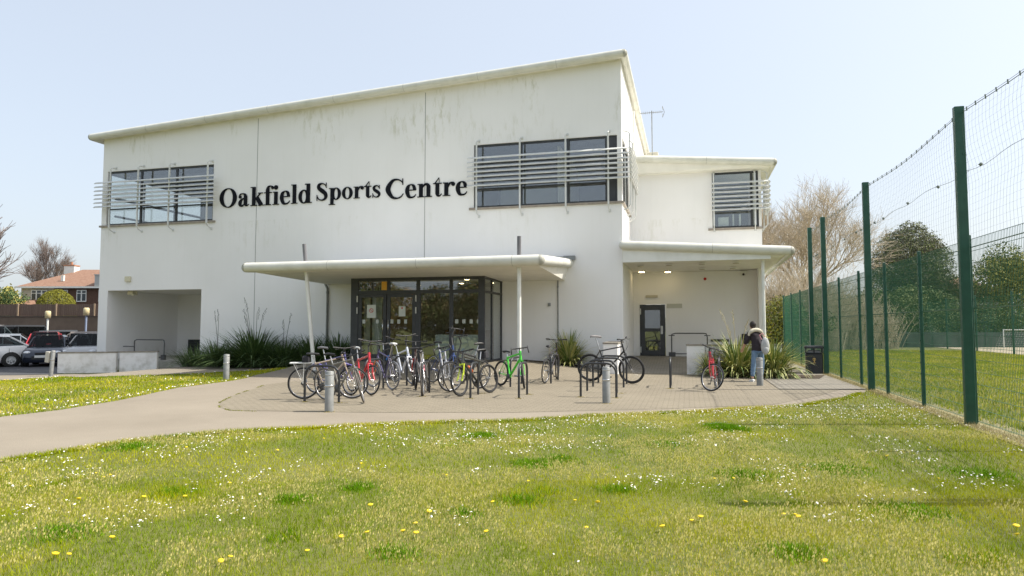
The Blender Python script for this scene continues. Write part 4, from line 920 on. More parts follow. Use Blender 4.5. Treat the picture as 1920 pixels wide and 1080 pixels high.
# ================================================================== PERSON
def skin_obj(name, joints, edges, m, parent, sub=2, root=0):
    me = bpy.data.meshes.new(name); me.from_pydata([j[:3] for j in joints], edges, []); me.materials.append(m)
    o = bpy.data.objects.new(name, me); COL.objects.link(o); o.parent = parent
    md = o.modifiers.new('s', 'SKIN'); md.use_smooth_shade = True
    for i, j in enumerate(joints):
        sv = me.skin_vertices[0].data[i]; rx = j[3]; ry = j[4] if len(j) > 4 else rx; sv.radius = (rx, ry); sv.use_root = (i == root)
    s2 = o.modifiers.new('u', 'SUBSURF'); s2.levels = sub; s2.render_levels = sub; return o
pp = gp(1418, 716); pr = empty('person', pp, YAW+math.radians(8), 'person in a dark top and blue jeans stooping beside the striped plants', 'person')
SKIN = mat('skin', (.55, .33, .24), .6); JEANS = mat('denim', (.10, .17, .27), .85, c2=(.16, .24, .34), scale=14, bump=.3); TOP = mat('dark_top', (.022, .016, .022), .9, c2=(.035, .028, .034), scale=10)
SHOE = mat('white_shoe', (.68, .68, .66), .6); HAIR = mat('dark_hair', (.018, .012, .010), .6); HOOD = mat('cream_hood', (.60, .56, .45), .9, c2=(.5, .46, .36), scale=9)
# local x = right of the picture, y = away from the camera
# body (one continuous skin figure: torso core, neck, head, arms, hands)
J = [(0.06, 0, .93, .09, .07), (.05, .02, 1.10, .085, .065), (.03, .06, 1.28, .10, .08), (.02, .11, 1.41, .10, .075), (.04, .17, 1.49, .05, .05), (.05, .22, 1.57, .055, .06),
     (-.15, .10, 1.39, .055), (-.22, .16, 1.14, .042), (-.20, .34, .98, .034), (-.19, .41, .94, .030),
     (.20, .10, 1.39, .055), (.29, .14, 1.15, .042), (.25, .30, .97, .034), (.23, .37, .93, .030),
     (-.03, .0, .88, .09), (-.10, -.05, .50, .06), (-.17, -.10, .10, .042), (.15, .01, .88, .09), (.20, .03, .49, .06), (.19, .08, .10, .042)]
Ed = [(0, 1), (1, 2), (2, 3), (3, 4), (4, 5), (3, 6), (6, 7), (7, 8), (8, 9), (3, 10), (10, 11), (11, 12), (12, 13), (0, 14), (14, 15), (15, 16), (0, 17), (17, 18), (18, 19)]
body = skin_obj('body', J, Ed, SKIN, pr)
hd = MB(); hc = Vector((.055, .25, 1.63))
hd.ball(hc, .078, .095, .108, 18, 14); hd.ball(hc+Vector((0, .09, -.02)), .014, .022, .02, 8, 6)
for s_ in (-1, 1): hd.ball(hc+Vector((.078*s_, 0, -.01)), .012, .022, .032, 8, 6); hd.ball(hc+Vector((.03*s_, .085, .012)), .011, .01, .01, 8, 6)
hd.ball(hc+Vector((0, .085, -.055)), .022, .008, .008, 8, 6)
hd.build('head', SKIN, pr)
hr = MB(); hr.ball(hc+Vector((0, -.018, .018)), .09, .098, .112, 20, 14, jit=.02); hr.ball(hc+Vector((0, -.06, -.05)), .07, .05, .06, 14, 10, jit=.04); hr.build('hair', HAIR, pr)
for s_, P in ((-1, (-.19, .41, .94)), (1, (.23, .37, .93))):
    hJ = [(P[0], P[1]-.02, P[2]+.02, .026, .016), (P[0], P[1]+.035, P[2]-.02, .034, .016)]; hE = [(0, 1)]
    for k, (dx, L_) in enumerate(((-.027, .062), (-.009, .075), (.010, .07), (.027, .055))):
        b0 = len(hJ); hJ += [(P[0]+dx, P[1]+.06, P[2]-.045, .0095), (P[0]+dx*1.1, P[1]+.07, P[2]-.045-L_*.5, .0085), (P[0]+dx*1.1, P[1]+.055, P[2]-.045-L_, .0075)]; hE += [(1, b0), (b0, b0+1), (b0+1, b0+2)]
    b0 = len(hJ); hJ += [(P[0]-.035*s_, P[1]+.02, P[2]-.035, .010), (P[0]-.045*s_, P[1]+.045, P[2]-.07, .009)]; hE += [(0, b0), (b0, b0+1)]
    skin_obj('hand', hJ, hE, SKIN, pr, 1)
Jt = [(.06, 0, .86, .165, .165), (.05, .02, 1.10, .15, .15), (.03, .06, 1.28, .155, .12), (.02, .11, 1.42, .12, .10), (-.13, .10, 1.40, .078), (-.20, .13, 1.20, .066), (.18, .10, 1.40, .078), (.27, .13, 1.20, .064), (.28, .20, 1.08, .056), (-.215, .22, 1.08, .056)]
skin_obj('jacket', Jt, [(0, 1), (1, 2), (2, 3), (3, 4), (4, 5), (3, 6), (6, 7), (7, 8), (5, 9)], TOP, pr)
Jj = [(.06, 0, 1.02, .145, .145), (-.02, 0, .83, .105), (-.10, -.05, .50, .078), (-.165, -.10, .14, .062), (.15, .01, .83, .105), (.20, .03, .49, .078), (.19, .08, .14, .062)]
skin_obj('trousers', Jj, [(0, 1), (1, 2), (2, 3), (0, 4), (4, 5), (5, 6)], JEANS, pr)
MB().lathe([(.150, .84), (.168, .90), (.160, 1.0), (.150, 1.10)], 20, M=Matrix.Translation((.055, .01, 0)) @ Matrix.Diagonal((1, .85, 1, 1))).build('jacket_hem', TOP, pr)
hM = MB(); P = []
for k in range(15): t = k/14; a = PI*(1-t); P.append((.03+.21*math.cos(a), .03+.03*math.sin(a)-(.04 if 2 < k < 12 else 0), 1.33+.17*math.sin(a)))
hM.tube(P, [.03+.03*math.sin(PI*k/14) for k in range(15)], 10); hM.build('hood_band', HOOD, pr)
for (x, y) in ((-.17, -.10), (.19, .08)):
    s_ = MB(); vs = []
    for yy, wd, ht in ((-.10, .035, .055), (-.06, .045, .095), (.0, .045, .09), (.08, .05, .06), (.15, .045, .045), (.19, .02, .03)):
        vs += [(x-wd, y+yy, .0), (x-wd, y+yy, ht*.6), (x-wd*.5, y+yy, ht), (x+wd*.5, y+yy, ht), (x+wd, y+yy, ht*.6), (x+wd, y+yy, 0)]
    fs = [(i*6+j, i*6+(j+1) % 6, (i+1)*6+(j+1) % 6, (i+1)*6+j) for i in range(5) for j in range(6)]+[tuple(range(6)), tuple(range(35, 29, -1))]
    s_.add(vs, fs, 0, True).build('shoe', SHOE, pr)
bg_ = empty('backpack', pp+Vector((.25, -.14, .80)), YAW, 'pale grey rucksack hanging at the right side of the stooping person', 'bag')
q = MB(); q.ball((0, 0, .24), .12, .09, .25, 16, 12); q.ball((-.0, -.07, .12), .08, .04, .10, 12, 8); q.build('bag_body', mat('bag_pale', (.36, .38, .38), .8, c2=(.46, .46, .45), scale=9), bg_)
MB().tube([(-.10, .0, .42), (-.13, .08, .55), (-.02, .12, .60), (.05, .08, .45)], .014, 6).build('strap', mat('strap_pink', (.45, .2, .22), .8), bg_)

# ================================================================== STRAP LEAVED PLANTS
def phormium(loc, n, Lm, w_, mats, label, group, spread=1.0, stems=0, droop=1.0, seed=1, stemh=1.3, cat='plant'):
    rnd = random.Random(seed); o = empty('flax_plant', (loc[0], loc[1], hgt(loc[0], loc[1])), 0, label, cat, group); mb = MB()
    for i in range(n):
        az = rnd.uniform(0, 2*PI); el = math.radians(rnd.uniform(22, 88)); L_ = Lm*rnd.uniform(.6, 1.1); wd = w_*rnd.uniform(.7, 1.2); dr = droop*rnd.uniform(.4, 1.5)*(1.3-math.sin(el))
        r0 = rnd.uniform(0, .22*spread**2.4); b = Vector((r0*math.cos(az+rnd.uniform(-.6, .6)), r0*math.sin(az), 0)); d = Vector((math.cos(az), math.sin(az), 0)); side = Vector((-d.y, d.x, 0))
        pts = []; p = b.copy(); e = el; seg = 8
        for k in range(seg+1):
            pts.append(p.copy()); p = p+(d*math.cos(e)*spread+Vector((0, 0, math.sin(e))))*L_/seg; e -= dr*.42*(k+1)/seg
            if p.z < .02: p.z = .02
        mi = rnd.choice(range(len(mats))) if len(mats) > 1 else 0; vs = []
        two = len(mats) > 2
        for k, q in enumerate(pts):
            ww = wd*(1-(k/seg)**2.2)*(.55+.45*min(1, k/2))+.002; kk = Vector((0, 0, 1))*ww*.25
            vs += [q-side*ww+kk, q-side*ww*.45, q+side*ww*.45, q+side*ww+kk]
        fs_e = []; fs_c = []
        for k in range(seg):
            a = k*4; fs_e += [(a, a+1, a+5, a+4), (a+2, a+3, a+7, a+6)]; fs_c.append((a+1, a+2, a+6, a+5))
        o_ = len(mb.v); mb.v += [tuple(v) for v in vs]
        for f in fs_c: mb.f.append(tuple(x+o_ for x in f)); mb.m.append(mi if not two else 0 if i % 3 else 1); mb.smooth.append(False)
        for f in fs_e: mb.f.append(tuple(x+o_ for x in f)); mb.m.append(mi if not two else (0, 2, 1, 0, 2)[i % 5]); mb.smooth.append(False)
    mb.build('foliage', mats, o)
    for k in range(stems):
        az = rnd.uniform(0, 2*PI); h = stemh*rnd.uniform(.8, 1.25); r_ = rnd.uniform(.15, .5)
        P = [(.1*math.cos(az), .1*math.sin(az), .2), (r_*.5*math.cos(az), r_*.4*math.sin(az), h*.6), (r_*math.cos(az), r_*.6*math.sin(az), h), (r_*1.35*math.cos(az), r_*math.sin(az), h*1.12)]
        s_ = MB().tube(P, [.011, .009, .007, .003], 5)
        for j in range(7):
            t = .55+.45*j/7; q = Vector(P[2])*t+Vector(P[1])*(1-t) if t < .8 else Vector(P[2]); q = Vector(P[1]).lerp(Vector(P[3]), t); s_.tube([q, q+Vector((rnd.uniform(-.06, .06), rnd.uniform(-.06, .06), .07))], .007, 4)
        s_.build('flower_stem', STEMS[0] if mats[0].name.startswith('flax_dark') else STEMS[1], o)
    return o
def leafm(name, c, c2):
    m = mat(name, c, .65 if 'leaf' in name else .5, c2=c2, scale=9, spec=.12 if 'leaf' in name else .4); nt, b = nodes_of(m)
    return m
STEMS = [mat('stem_dark', (.05, .045, .03), .8), mat('stem_straw', (.42, .36, .20), .8)]
FD = [leafm('flax_dark', (.05, .10, .03), (.09, .15, .045)), leafm('flax_dark_b', (.08, .135, .04), (.13, .19, .06))]
FV = [leafm('flax_green', (.09, .16, .03), (.14, .20, .04)), leafm('flax_yellow', (.38, .38, .09), (.5, .46, .15)), leafm('flax_cream', (.52, .50, .20), (.60, .57, .28))]
def wx(px, y): d = ray(px, 650); t = (y-CAM.y)/d.y; return CAM.x+d.x*t
sheet('planting_bed', [(-18.2, -.02), (-18.4, -1.15), (-12.4, -1.15), (-9.6, -1.15), (-9.6, -.02)], .035, SOIL)
sheet('planting_bed', [(-3.6, -.02), (-3.6, -.25), (-2.6, -.55), (-.62, -.75), (-.5, -.02)], .035, SOIL)
sheet('planting_bed', [(2.8, -.55), (2.8, -1.6), (6.0, -1.9), (6.45, -.25)], .035, SOIL)
G1 = 'dark green flax plants along the left wall'
for (px, y, n, L_, wd, sd_, st, lab) in ((368, -.8, 260, .95, .016, 2, 0, 'low dark shrubby flax plant nearest the left recess'), (410, -.75, 320, 1.25, .022, 3, 2, 'dark flax plant left of the biggest clump, behind the grass edge bollard'),
        (476, -.85, 560, 1.75, .034, 4, 5, 'biggest dark green flax clump with tall flower stems against the white wall'), (532, -.8, 340, 1.35, .026, 5, 2, 'dark flax plant just right of the biggest clump'),
        (588, -.8, 340, 1.35, .026, 6, 0, 'dark flax plant behind the left canopy column'), (636, -.8, 220, 1.2, .022, 7, 0, 'dark flax plant between the downpipe and the glass doors')):
    phormium((wx(px, y), y), int(n*1.3), L_*.92, wd, FD, lab, G1, 1.45, st, 1.2, sd_, 2.0)
G2 = 'yellow striped flax plants in the sun'
phormium((wx(1066, -.5), -.5), 360, 1.3, .024, FV, 'yellow striped flax plant against the wall behind the dark bicycle', G2, .85, 0, 1.1, 11)
phormium((wx(1335, -1.3), -1.3), 200, .95, .020, FV, 'smaller yellow striped flax plant behind the small red bicycle', G2, .9, 0, 1.2, 12)
phormium((wx(1382, -1.35), -1.35), 480, 1.5, .028, FV, 'large yellow striped flax plant with pale flower stems left of the stooping person', G2, 1.0, 4, 1.3, 13, 1.75)
phormium((wx(1448, -1.4), -1.4), 480, 1.35, .028, FV, 'yellow striped flax plant right of the stooping person near the fence', G2, 1.0, 0, 1.6, 14)
# ================================================================== SPORTS FENCE
FX0 = 6.74
def panel_mesh(w_=2.5, h=3.0, dv=.05, dh=.2, r=.0034):
    mb = MB(); v = []; f = []
    def bar(a, b, r):
        a = Vector(a); b = Vector(b); t = (b-a).normalized(); u = Vector((1, 0, 0)); q = t.cross(u)
        k = len(v)
        for p in (a, b):
            for an in (PI/2, PI*7/6, PI*11/6): v.append(p+(u*math.cos(an)+q*math.sin(an))*r)
        for i in range(3): j = (i+1) % 3; f.append((k+i, k+j, k+3+j, k+3+i))
    n = round(w_/dv)
    for i in range(n): bar((0, .03+i*dv, .03), (0, .03+i*dv, h+.05), r)
    for j in range(int(h/dh)+1):
        for dx in (-.005, .005): bar((dx, 0, .05+j*dh), (dx, w_, .05+j*dh), r)
    mb.add(v, f); return mb
FN = empty('sports_fence', (FX0, -16.2, 0), 0, 'tall green welded mesh fence running along the right side past the building', 'fence')
pmesh = panel_mesh().mesh('mesh_panel', GREENW)
lowp = MB().bev(-.03, .03, -.03, .03, -.02, 3.12, .008)
for k in range(13): lowp.box(-.04, -.028, -.02, .02, .2+k*.22, .23+k*.22)
lowm = lowp.mesh('post', GREENP)
ys = [-18.5+2.47*k for k in range(13)]
for k, y in enumerate(ys):
    inst('post', lowm, FN, Matrix.Translation((0, y+16.2, 0)))
    if k < len(ys)-1: inst('mesh_panel', pmesh, FN, Matrix.Translation((.045, y+16.2, 0)))
MB().box(.05, .056, -2.3, 27, 1.89, 1.91).box(.05, .056, -2.3, 27, 2.91, 2.925).build('rail', mat('rail_tan', (.16, .20, .14), .5), FN)
TN = -.10; tall = [-16.2, -11.16, -5.1, .5, 3.0]
for y in tall:
    p = MB(); p.bev(-.075, .075, -.05, .05, -.02, 5.28, .008)
    for z in (5.02, 5.08, 5.14): p.box(-.02, .0, -.0515, -.05, z, z+.02)
    for z in (1.2, 2.45, 3.7, 4.45): p.box(.02, .04, -.056, -.05, z, z+.025)
    p.box(-.074, -.05, -.056, -.05, .0, 5.2)
    p.build('tall_post', GREENP, FN, Matrix.Translation((TN, y+16.2, 0)))
NETM = mat('net_cord', (.22, .25, .23), .9); 
def net(y0, y1, sag):
    v = MB(); L_ = y1-y0; x = TN+.07; rnd = random.Random(int(y0*10))
    zt = lambda t: 5.18-sag*4*t*(1-t); n = int(L_/.115)
    def pt(t, z):
        zz = z; return (x+.03*math.sin(7*t+z*2)+.02*math.sin(z*5), y0+16.2+t*L_+.05*math.sin(z*2.6+t*3)*(z < 4.9)+.07*math.sin((z-3)*2.2)*math.sin(t*4+1), zz)
    for i in range(n+1):
        t = i/n; zs = [3.0+(zt(t)-3.0)*k/7 for k in range(8)]
        v.tube([pt(t, z) for z in zs], .0014, 3, caps=False, sm=False)
    for j in range(1, 18):
        z = 3.0+j*.12
        v.tube([pt(t, min(z, zt(t)-.01)) for t in [k/14 for k in range(15)]], .0010, 3, caps=False, sm=False)
    v.tube([pt(k/16, zt(k/16)) for k in range(17)], .006, 5); v.tube([pt(k/16, zt(k/16)+.035) for k in range(17)], .004, 4)
    v.tube([pt(k/16, 4.18-.03*math.sin(k)) for k in range(17)], .004, 4)
    for k in range(int(L_/.33)):
        t = (k+.5)*.33/L_; p = Vector(pt(t, zt(t))); v.tube([p+Vector((0, -.015, -.02)), p+Vector((0, 0, .05))], .011, 5)
    for k in range(4): t = rnd.random(); p = Vector(pt(t, 4.18)); v.ball(p, .03, .03, .03, 6, 4, jit=.3)
    v.build('ball_net', NETM, FN)
for a, b in zip(tall[:-1], tall[1:]): net(a, b, .06)
# far fence along the pitch
FF = empty('pitch_fence', (20, 10, 0), 0, 'distant green mesh fence on the edge of the sandy pitch', 'fence')
fm_ = panel_mesh(5.0, 3.4, .1, .4, .0035).mesh('mesh_panel', GREENW)
fp = MB().bev(-.04, .04, -.04, .04, 0, 3.6, .01).mesh('post', GREENP)
for k in range(9):
    inst('post', fp, FF, Matrix.Translation((0, k*5, 0)))
    if k < 8: inst('mesh_panel', fm_, FF, Matrix.Translation((.045, k*5, 0)))
# goal
gpnt = atdist(1882, 643, 49); g0 = Vector((gpnt.x, gpnt.y, 0)); GL = empty('football_goal', g0, YAW, 'small white football goal on the sandy pitch at the far right', 'goal')
MB().tube([(0, 0, 0), (0, 0, 1.35), (3.6, 0, 1.35), (3.6, 0, 0)], .05, 8).build('frame', WHITEPAINT, GL)
nt_ = MB()
for k in range(19): nt_.tube([(k*.2, .02, 1.35), (k*.2, .9, .0)], .004, 3, caps=False)
for k in range(8): z = 1.35*k/8; nt_.tube([(0, .9*(1-z/1.35), z), (3.6, .9*(1-z/1.35), z)], .004, 3, caps=False)
nt_.build('net', mat('net_white', (.6, .6, .6), .9), GL)

# ================================================================== TREES
BARKM = mat('bark_grey', (.16, .13, .095), .9, c2=(.10, .08, .06), scale=6, bump=.5)
BARKL = mat('twig_tan', (.58, .50, .38), .9, c2=(.44, .37, .27), scale=3)
BARKP = mat('twig_pinkish', (.26, .20, .17), .9, c2=(.17, .13, .11), scale=3)
def bare_tree(name, loc, h, label, spread=.5, seed=1, levels=6, bark=BARKM, twig=BARKL, group=None, trunk=.25, r0=None, buds=None, lean=(0, 0), kid=3, first=.28, up=.25, fine=0):
    rnd = random.Random(seed); o = empty(name, loc, 0, label, 'tree', group); T = MB(); C = MB(); tips = []
    r0 = r0 or h*.022
    def grow(p, d, L_, r, lv):
        k = 3 if lv < 4 else 2; pts = [p.copy()]; q = p.copy(); dd = d.copy()
        for i in range(k):
            dd = (dd+Vector((rnd.gauss(0, .10), rnd.gauss(0, .10), rnd.gauss(.03, .06)))).normalized(); q = q+dd*L_/k; pts.append(q.copy())
        (T if lv < 2 else C).tube(pts, [r*(1-.35*i/k) for i in range(k+1)], 7 if lv < 2 else 4 if lv < 4 else 3, caps=False)
        if lv >= levels: tips.append((q, dd)); return
        n = kid+(1 if rnd.random() < .4 else 0)
        for j in range(n):
            t = 1 if j == 0 else rnd.uniform(.35, 1); i = min(k-1, int(t*k)); pp_ = pts[i].lerp(pts[i+1], t*k-i) if t < 1 else q
            az = rnd.uniform(0, 2*PI); sp = spread*rnd.uniform(.5, 1.35)*(.5 if j == 0 else 1)
            u = dd.orthogonal().normalized(); v = dd.cross(u); nd = (dd+(u*math.cos(az)+v*math.sin(az))*math.tan(min(1.2, sp))+Vector((0, 0, up*.5))).normalized()
            grow(pp_, nd, L_*rnd.uniform(.62, .82), r*rnd.uniform(.5, .66), lv+1)
    grow(Vector((0, 0, 0)), Vector((lean[0], lean[1], 1)).normalized(), h*first, r0, 0)
    T.build('trunk', bark, o)
    for q, dd in tips:
        for _ in range(fine):
            v_ = (dd+Vector((rnd.gauss(0, .5), rnd.gauss(0, .5), rnd.gauss(.1, .4)))).normalized()*rnd.uniform(.25, .7); C.tube([q-dd*rnd.uniform(0, .4), q+v_], [.009, .005], 3, caps=False, sm=False)
    if buds:
        for q, dd in tips:
            for _ in range(buds[1]):
                c = q+Vector((rnd.gauss(0, .12), rnd.gauss(0, .12), rnd.gauss(0, .12))); s_ = buds[2]*rnd.uniform(.6, 1.3); a = rnd.uniform(0, PI); u = Vector((math.cos(a), math.sin(a), rnd.uniform(-.5, .5)))*s_; w_ = Vector((rnd.uniform(-.4, .4), rnd.uniform(-.4, .4), 1)).normalized()*s_
                C.add([c-u, c-w_, c+u, c+w_], [(0, 1, 2, 3)], 1)
    C.build('crown', [twig, buds[0]] if buds else [twig], o); return o
def leaf_mesh(name, parent, blobs, n, size, mats, seed=1, shell=.55, rough=1.0):
    """many small leaf faces spread through several ellipsoid clumps; blobs=(x,y,z,rx,ry,rz)"""
    R = np.random.default_rng(seed); B_ = np.array(blobs, float); wgt = B_[:, 3]*B_[:, 4]*B_[:, 5]; wgt = wgt**.75; wgt /= wgt.sum()
    idx = R.choice(len(B_), n, p=wgt); b = B_[idx]; d = R.normal(size=(n, 3)); d /= np.linalg.norm(d, axis=1)[:, None]
    rad = shell+(1-shell)*R.random(n)**.6; rad *= 1+rough*(.10*np.sin(d[:, 0]*9+idx)*np.sin(d[:, 2]*8+idx*2)+R.normal(0, .05, n))
    c = b[:, :3]+d*rad[:, None]*b[:, 3:]; keep = c[:, 2] > .05; c = c[keep]; d = d[keep]; idx = idx[keep]; n = len(c)
    nn = d+R.normal(0, .7, (n, 3)); nn /= np.linalg.norm(nn, axis=1)[:, None]; t = np.cross(nn, R.normal(size=(n, 3))); t /= np.linalg.norm(t, axis=1)[:, None]; u = np.cross(nn, t)
    s = size*R.uniform(.6, 1.4, (n, 1)); v = np.stack([c-t*s, c-u*s*.55, c+t*s, c+u*s*.55], 1).reshape(-1, 3)
    me = bpy.data.meshes.new(name); me.vertices.add(n*4); me.vertices.foreach_set('co', v.astype(np.float32).ravel()); me.loops.add(n*4); me.loops.foreach_set('vertex_index', np.arange(n*4, dtype=np.int32)); me.polygons.add(n)
    me.polygons.foreach_set('loop_start', np.arange(0, n*4, 4, dtype=np.int32)); me.polygons.foreach_set('loop_total', np.full(n, 4, np.int32))
    for m in mats: me.materials.append(m)
    mi = (R.random(n)*len(mats)).astype(np.int32); me.polygons.foreach_set('material_index', mi); me.update(); me.validate()
    o = bpy.data.objects.new(name, me); COL.objects.link(o); o.parent = parent; return o
def lm(name, c, v=1.35):
    return [leafm(name, c, tuple(min(.6, x*v) for x in c)), leafm(name+'_b', tuple(x*.7 for x in c), c)]
def leafy(name, loc, blobs, n, size, col, label, cat='tree', group=None, trunk=None, seed=1, shell=.5):
    o = empty(name, loc, 0, label, cat, group)
    if trunk:
        T = MB(); T.tube([(0, 0, -.1), (.05, 0, trunk[1]*.5), (0, .05, trunk[1])], [trunk[0], trunk[0]*.8, trunk[0]*.5], 9)
        rnd = random.Random(seed)
        for b in blobs[:7]: T.tube([(0, 0, trunk[1]*.6), (b[0]*.5, b[1]*.5, (trunk[1]*.6+b[2])/2+.1), b[:3]], [trunk[0]*.45, trunk[0]*.3, .03], 6)
        T.build('trunk', BARKM, o)
    leaf_mesh('crown' if cat == 'tree' else 'foliage', o, blobs, n, size, col, seed, shell); return o
def blobset(rx, rz, zc_, n, seed, r=(.3, .5)):
    R = random.Random(seed); out = [(0, 0, zc_, rx*.7, rx*.7, rz*.7)]
    for _ in range(n):
        a = R.uniform(0, 2*PI); e = R.uniform(-.6, 1.3); k = R.uniform(.55, .75); s = R.uniform(*r)
        out.append((rx*k*math.cos(a)*math.cos(e), rx*k*math.sin(a)*math.cos(e), zc_+rz*k*math.sin(e), rx*s, rx*s, rz*s*.9))
    return out
def gz(px, Z): p = atdist(px, 612, Z); return (p.x, p.y, 0)
OAK = lm('oak_leaf', (.17, .17, .11)); HEDGE = lm('hedge_leaf', (.07, .11, .04)); BUSHM = lm('bush_leaf', (.19, .185, .028)); SPRING = lm('spring_leaf', (.27, .26, .06)); TAN = lm('scrub_leaf', (.20, .15, .07))
YEL = lm('yellow_leaf', (.42, .38, .12)); MIDG = lm('mid_green_leaf', (.125, .15, .05))
bare_tree('bare_tree', gz(1530, 48), 14.2, 'large bare spreading tree beyond the fence behind the two far tall posts', spread=.62, seed=29, r0=.24, levels=7, twig=BARKL, group='bare trees around the grounds', kid=3, first=.27, up=.3, fine=1)
bare_tree('bare_tree', gz(1418, 44), 12.0, 'bare tree with a leaning dark trunk half hidden by the side wing', spread=.5, seed=11, r0=.2, levels=6, fine=2, twig=BARKL, group='bare trees around the grounds', lean=(.15, 0))
bare_tree('bare_tree', gz(72, 78), 12.5, 'bare tree rising behind the chimney of the red roofed house', spread=.38, seed=3, r0=.2, levels=6, fine=3, twig=BARKP, bark=BARKP, group='bare trees around the grounds', kid=3, first=.30, up=.35)
bare_tree('bare_tree', gz(1880, 62), 9.8, 'thin bare tree behind the tall net at the far right', spread=.40, seed=9, levels=5, twig=BARKP, group='bare trees around the grounds')
bare_tree('bare_tree', gz(-115, 34), 10.5, 'bare budding branches reaching in from the left edge of the photo', spread=.5, seed=21, levels=5, twig=BARKP, bark=BARKP, group='bare trees around the grounds', lean=(.1, 0))
bare_tree('blossom_tree', gz(-30, 60), 6.6, 'pale yellow budding tree beside the house at the left edge', spread=.6, seed=8, levels=6, twig=BARKP, group=None, buds=(YEL[0], 7, .09), first=.26)
# holm oak
leafy('evergreen_oak', gz(1708, 60), [(0, 0, 7.6, 3.1, 3, 3.0), (-1.6, 0, 6.9, 2.0, 2, 2.0), (1.6, -.3, 7.0, 2.0, 2, 2.2), (.3, 0, 9.9, 1.5, 1.4, 1.3), (-1.0, .2, 9.2, 1.4, 1.2, 1.1), (2.3, 0, 5.5, 1.4, 1.5, 1.5), (-2.3, 0, 5.4, 1.3, 1.5, 1.6), (3.0, 0, 4.7, .9, 1, .9), (-.8, -1.2, 8.0, 1.5, 1, 1.4), (1.2, -1.4, 8.6, 1.3, 1, 1.1), (.2, -1.6, 6.2, 1.7, 1, 1.2), (0, 0, 4.2, 2.6, 2, 1.6)], 40000, .085, OAK+[MIDG[0]], 'dark rounded evergreen oak rising behind the sports fence', 'tree', None, (.4, 5.0), 4, .45)
# brushwood: upright bare stems
def scrub(px, Z, w_, h, n, label, seed, m=BARKL):
    rnd = random.Random(seed); o = empty('brushwood', gz(px, Z), YAW, label, 'shrub', 'bare brushwood beyond the fence'); C = MB()
    for i in range(n):
        x = rnd.uniform(-w_, w_); y = rnd.uniform(-1.5, 1.5); hh = h*rnd.uniform(.5, 1.05)*(1-.35*(x/w_)**2); a = rnd.uniform(-.45, .45)+x/w_*.25; b = rnd.uniform(-.3, .3)
        p0 = Vector((x, y, 0)); p1 = p0+Vector((a*hh*.35, b*hh*.3, hh*.5)); p2 = p0+Vector((a*hh*.9, b*hh*.6, hh))
        C.tube([p0, p1, p2], [.030, .02, .006], 3, caps=False, sm=False)
        for _ in range(4):
            t = rnd.uniform(.3, .95); q = p1.lerp(p2, t) if t > .5 else p0.lerp(p1, t*2); dq = Vector((rnd.uniform(-.8, .8), rnd.uniform(-.5, .5), rnd.uniform(.4, 1.1)))*h*.16
            C.tube([q, q+dq], [.011, .004], 3, caps=False, sm=False)
    C.build('stems', m, o); leaf_mesh('undergrowth', o, [(rnd.uniform(-w_, w_), 0, rnd.uniform(.5, h*.6), 1.1, .8, .9) for _ in range(10)], 2500, .07, TAN+[MIDG[0]], seed, .3)
scrub(1462, 41, 1.5, 5.6, 420, 'tan brushwood directly right of the side porch roof', 1)
scrub(1512, 43, 1.7, 5.6, 420, 'tall tan brushwood behind the two far tall fence posts', 2)
scrub(1570, 46, 1.8, 4.6, 400, 'tan brushwood between the far tall posts and the second post', 3)
scrub(1625, 49, 1.8, 3.6, 300, 'lower brushwood left of the evergreen oak', 4)
HG = 'bushes and hedges behind the sports pitch'
leafy('bush', gz(1452, 36), [(0, 0, 1.6, 1.3, 1, 1.7), (.5, 0, 2.4, .8, .8, .9), (-.6, 0, 1.2, 1, .8, 1.2)], 6000, .06, BUSHM+MIDG, 'yellow green bush between the porch column and the mesh fence', 'bush', HG, None, 1, .4)
for i, (px, Z, rx, rz, zc_, n, s_, colr, lab) in enumerate(((1498, 36, 1.6, 1.5, 1.5, 6000, .06, MIDG, 'green bush low behind the far end of the mesh fence'),
    (1570, 54, 3.0, 2.2, 2.2, 9000, .09, MIDG+TAN, 'dull green bush in front of the tan brushwood'),
    (1655, 56, 3.4, 2.4, 2.6, 12000, .09, MIDG, 'green bush mass at the left foot of the evergreen oak'), (1722, 57, 3.4, 2.6, 2.8, 12000, .09, MIDG+HEDGE, 'dark green bush mass at the right foot of the evergreen oak'),
    (1778, 60, 3.4, 3.0, 3.5, 14000, .09, TAN+MIDG, 'brownish bush right of the evergreen oak'),
    (1838, 62, 3.0, 2.6, 3.0, 12000, .09, MIDG+BUSHM, 'green bush in front of the distant red roof'), (1905, 58, 3.6, 4.2, 4.4, 18000, .09, SPRING+MIDG, 'tall yellow green tree like bush at the far right'), (1990, 60, 3.6, 4.2, 4.2, 12000, .09, MIDG+SPRING, 'green bush beyond the right edge of the frame'))):
    leafy('bush', gz(px, Z), blobset(rx, rz, zc_, 9, 30+i), n, s_, colr, lab, 'bush', HG, None, 40+i, .4)
# clipped hedge and kick board behind the pitch
hp = atdist(1560, 612, 52); HE = empty('hedge', (hp.x, hp.y, 0), YAW, 'long dark green hedge behind the sandy pitch', 'hedge')
leaf_mesh('foliage', HE, [(x*1.5, 0, 1.6+.15*math.sin(x), 1.2, .9, 1.75) for x in range(16)], 26000, .075, HEDGE+MIDG, 7, .55)
kb_ = empty('pitch_board', (hp.x, hp.y, 0), YAW, 'low dark grey board fence at the foot of the long hedge', 'board fence')
b = MB(); b.box(-1, 24, -1.35, -1.3, 0, 1.15)
for k in range(13): b.box(-1+k*2, -.92+k*2, -1.40, -1.351, 0, 1.2)
b.build('boards', mat('board_grey', (.10, .12, .115), .8, c2=(.07, .085, .08), scale=2), kb_)
sp_ = atdist(1785, 570, 58); SH = empty('shelter', (sp_.x, sp_.y, 0), YAW, 'flat pale roofed shelter behind the pitch', 'shelter')
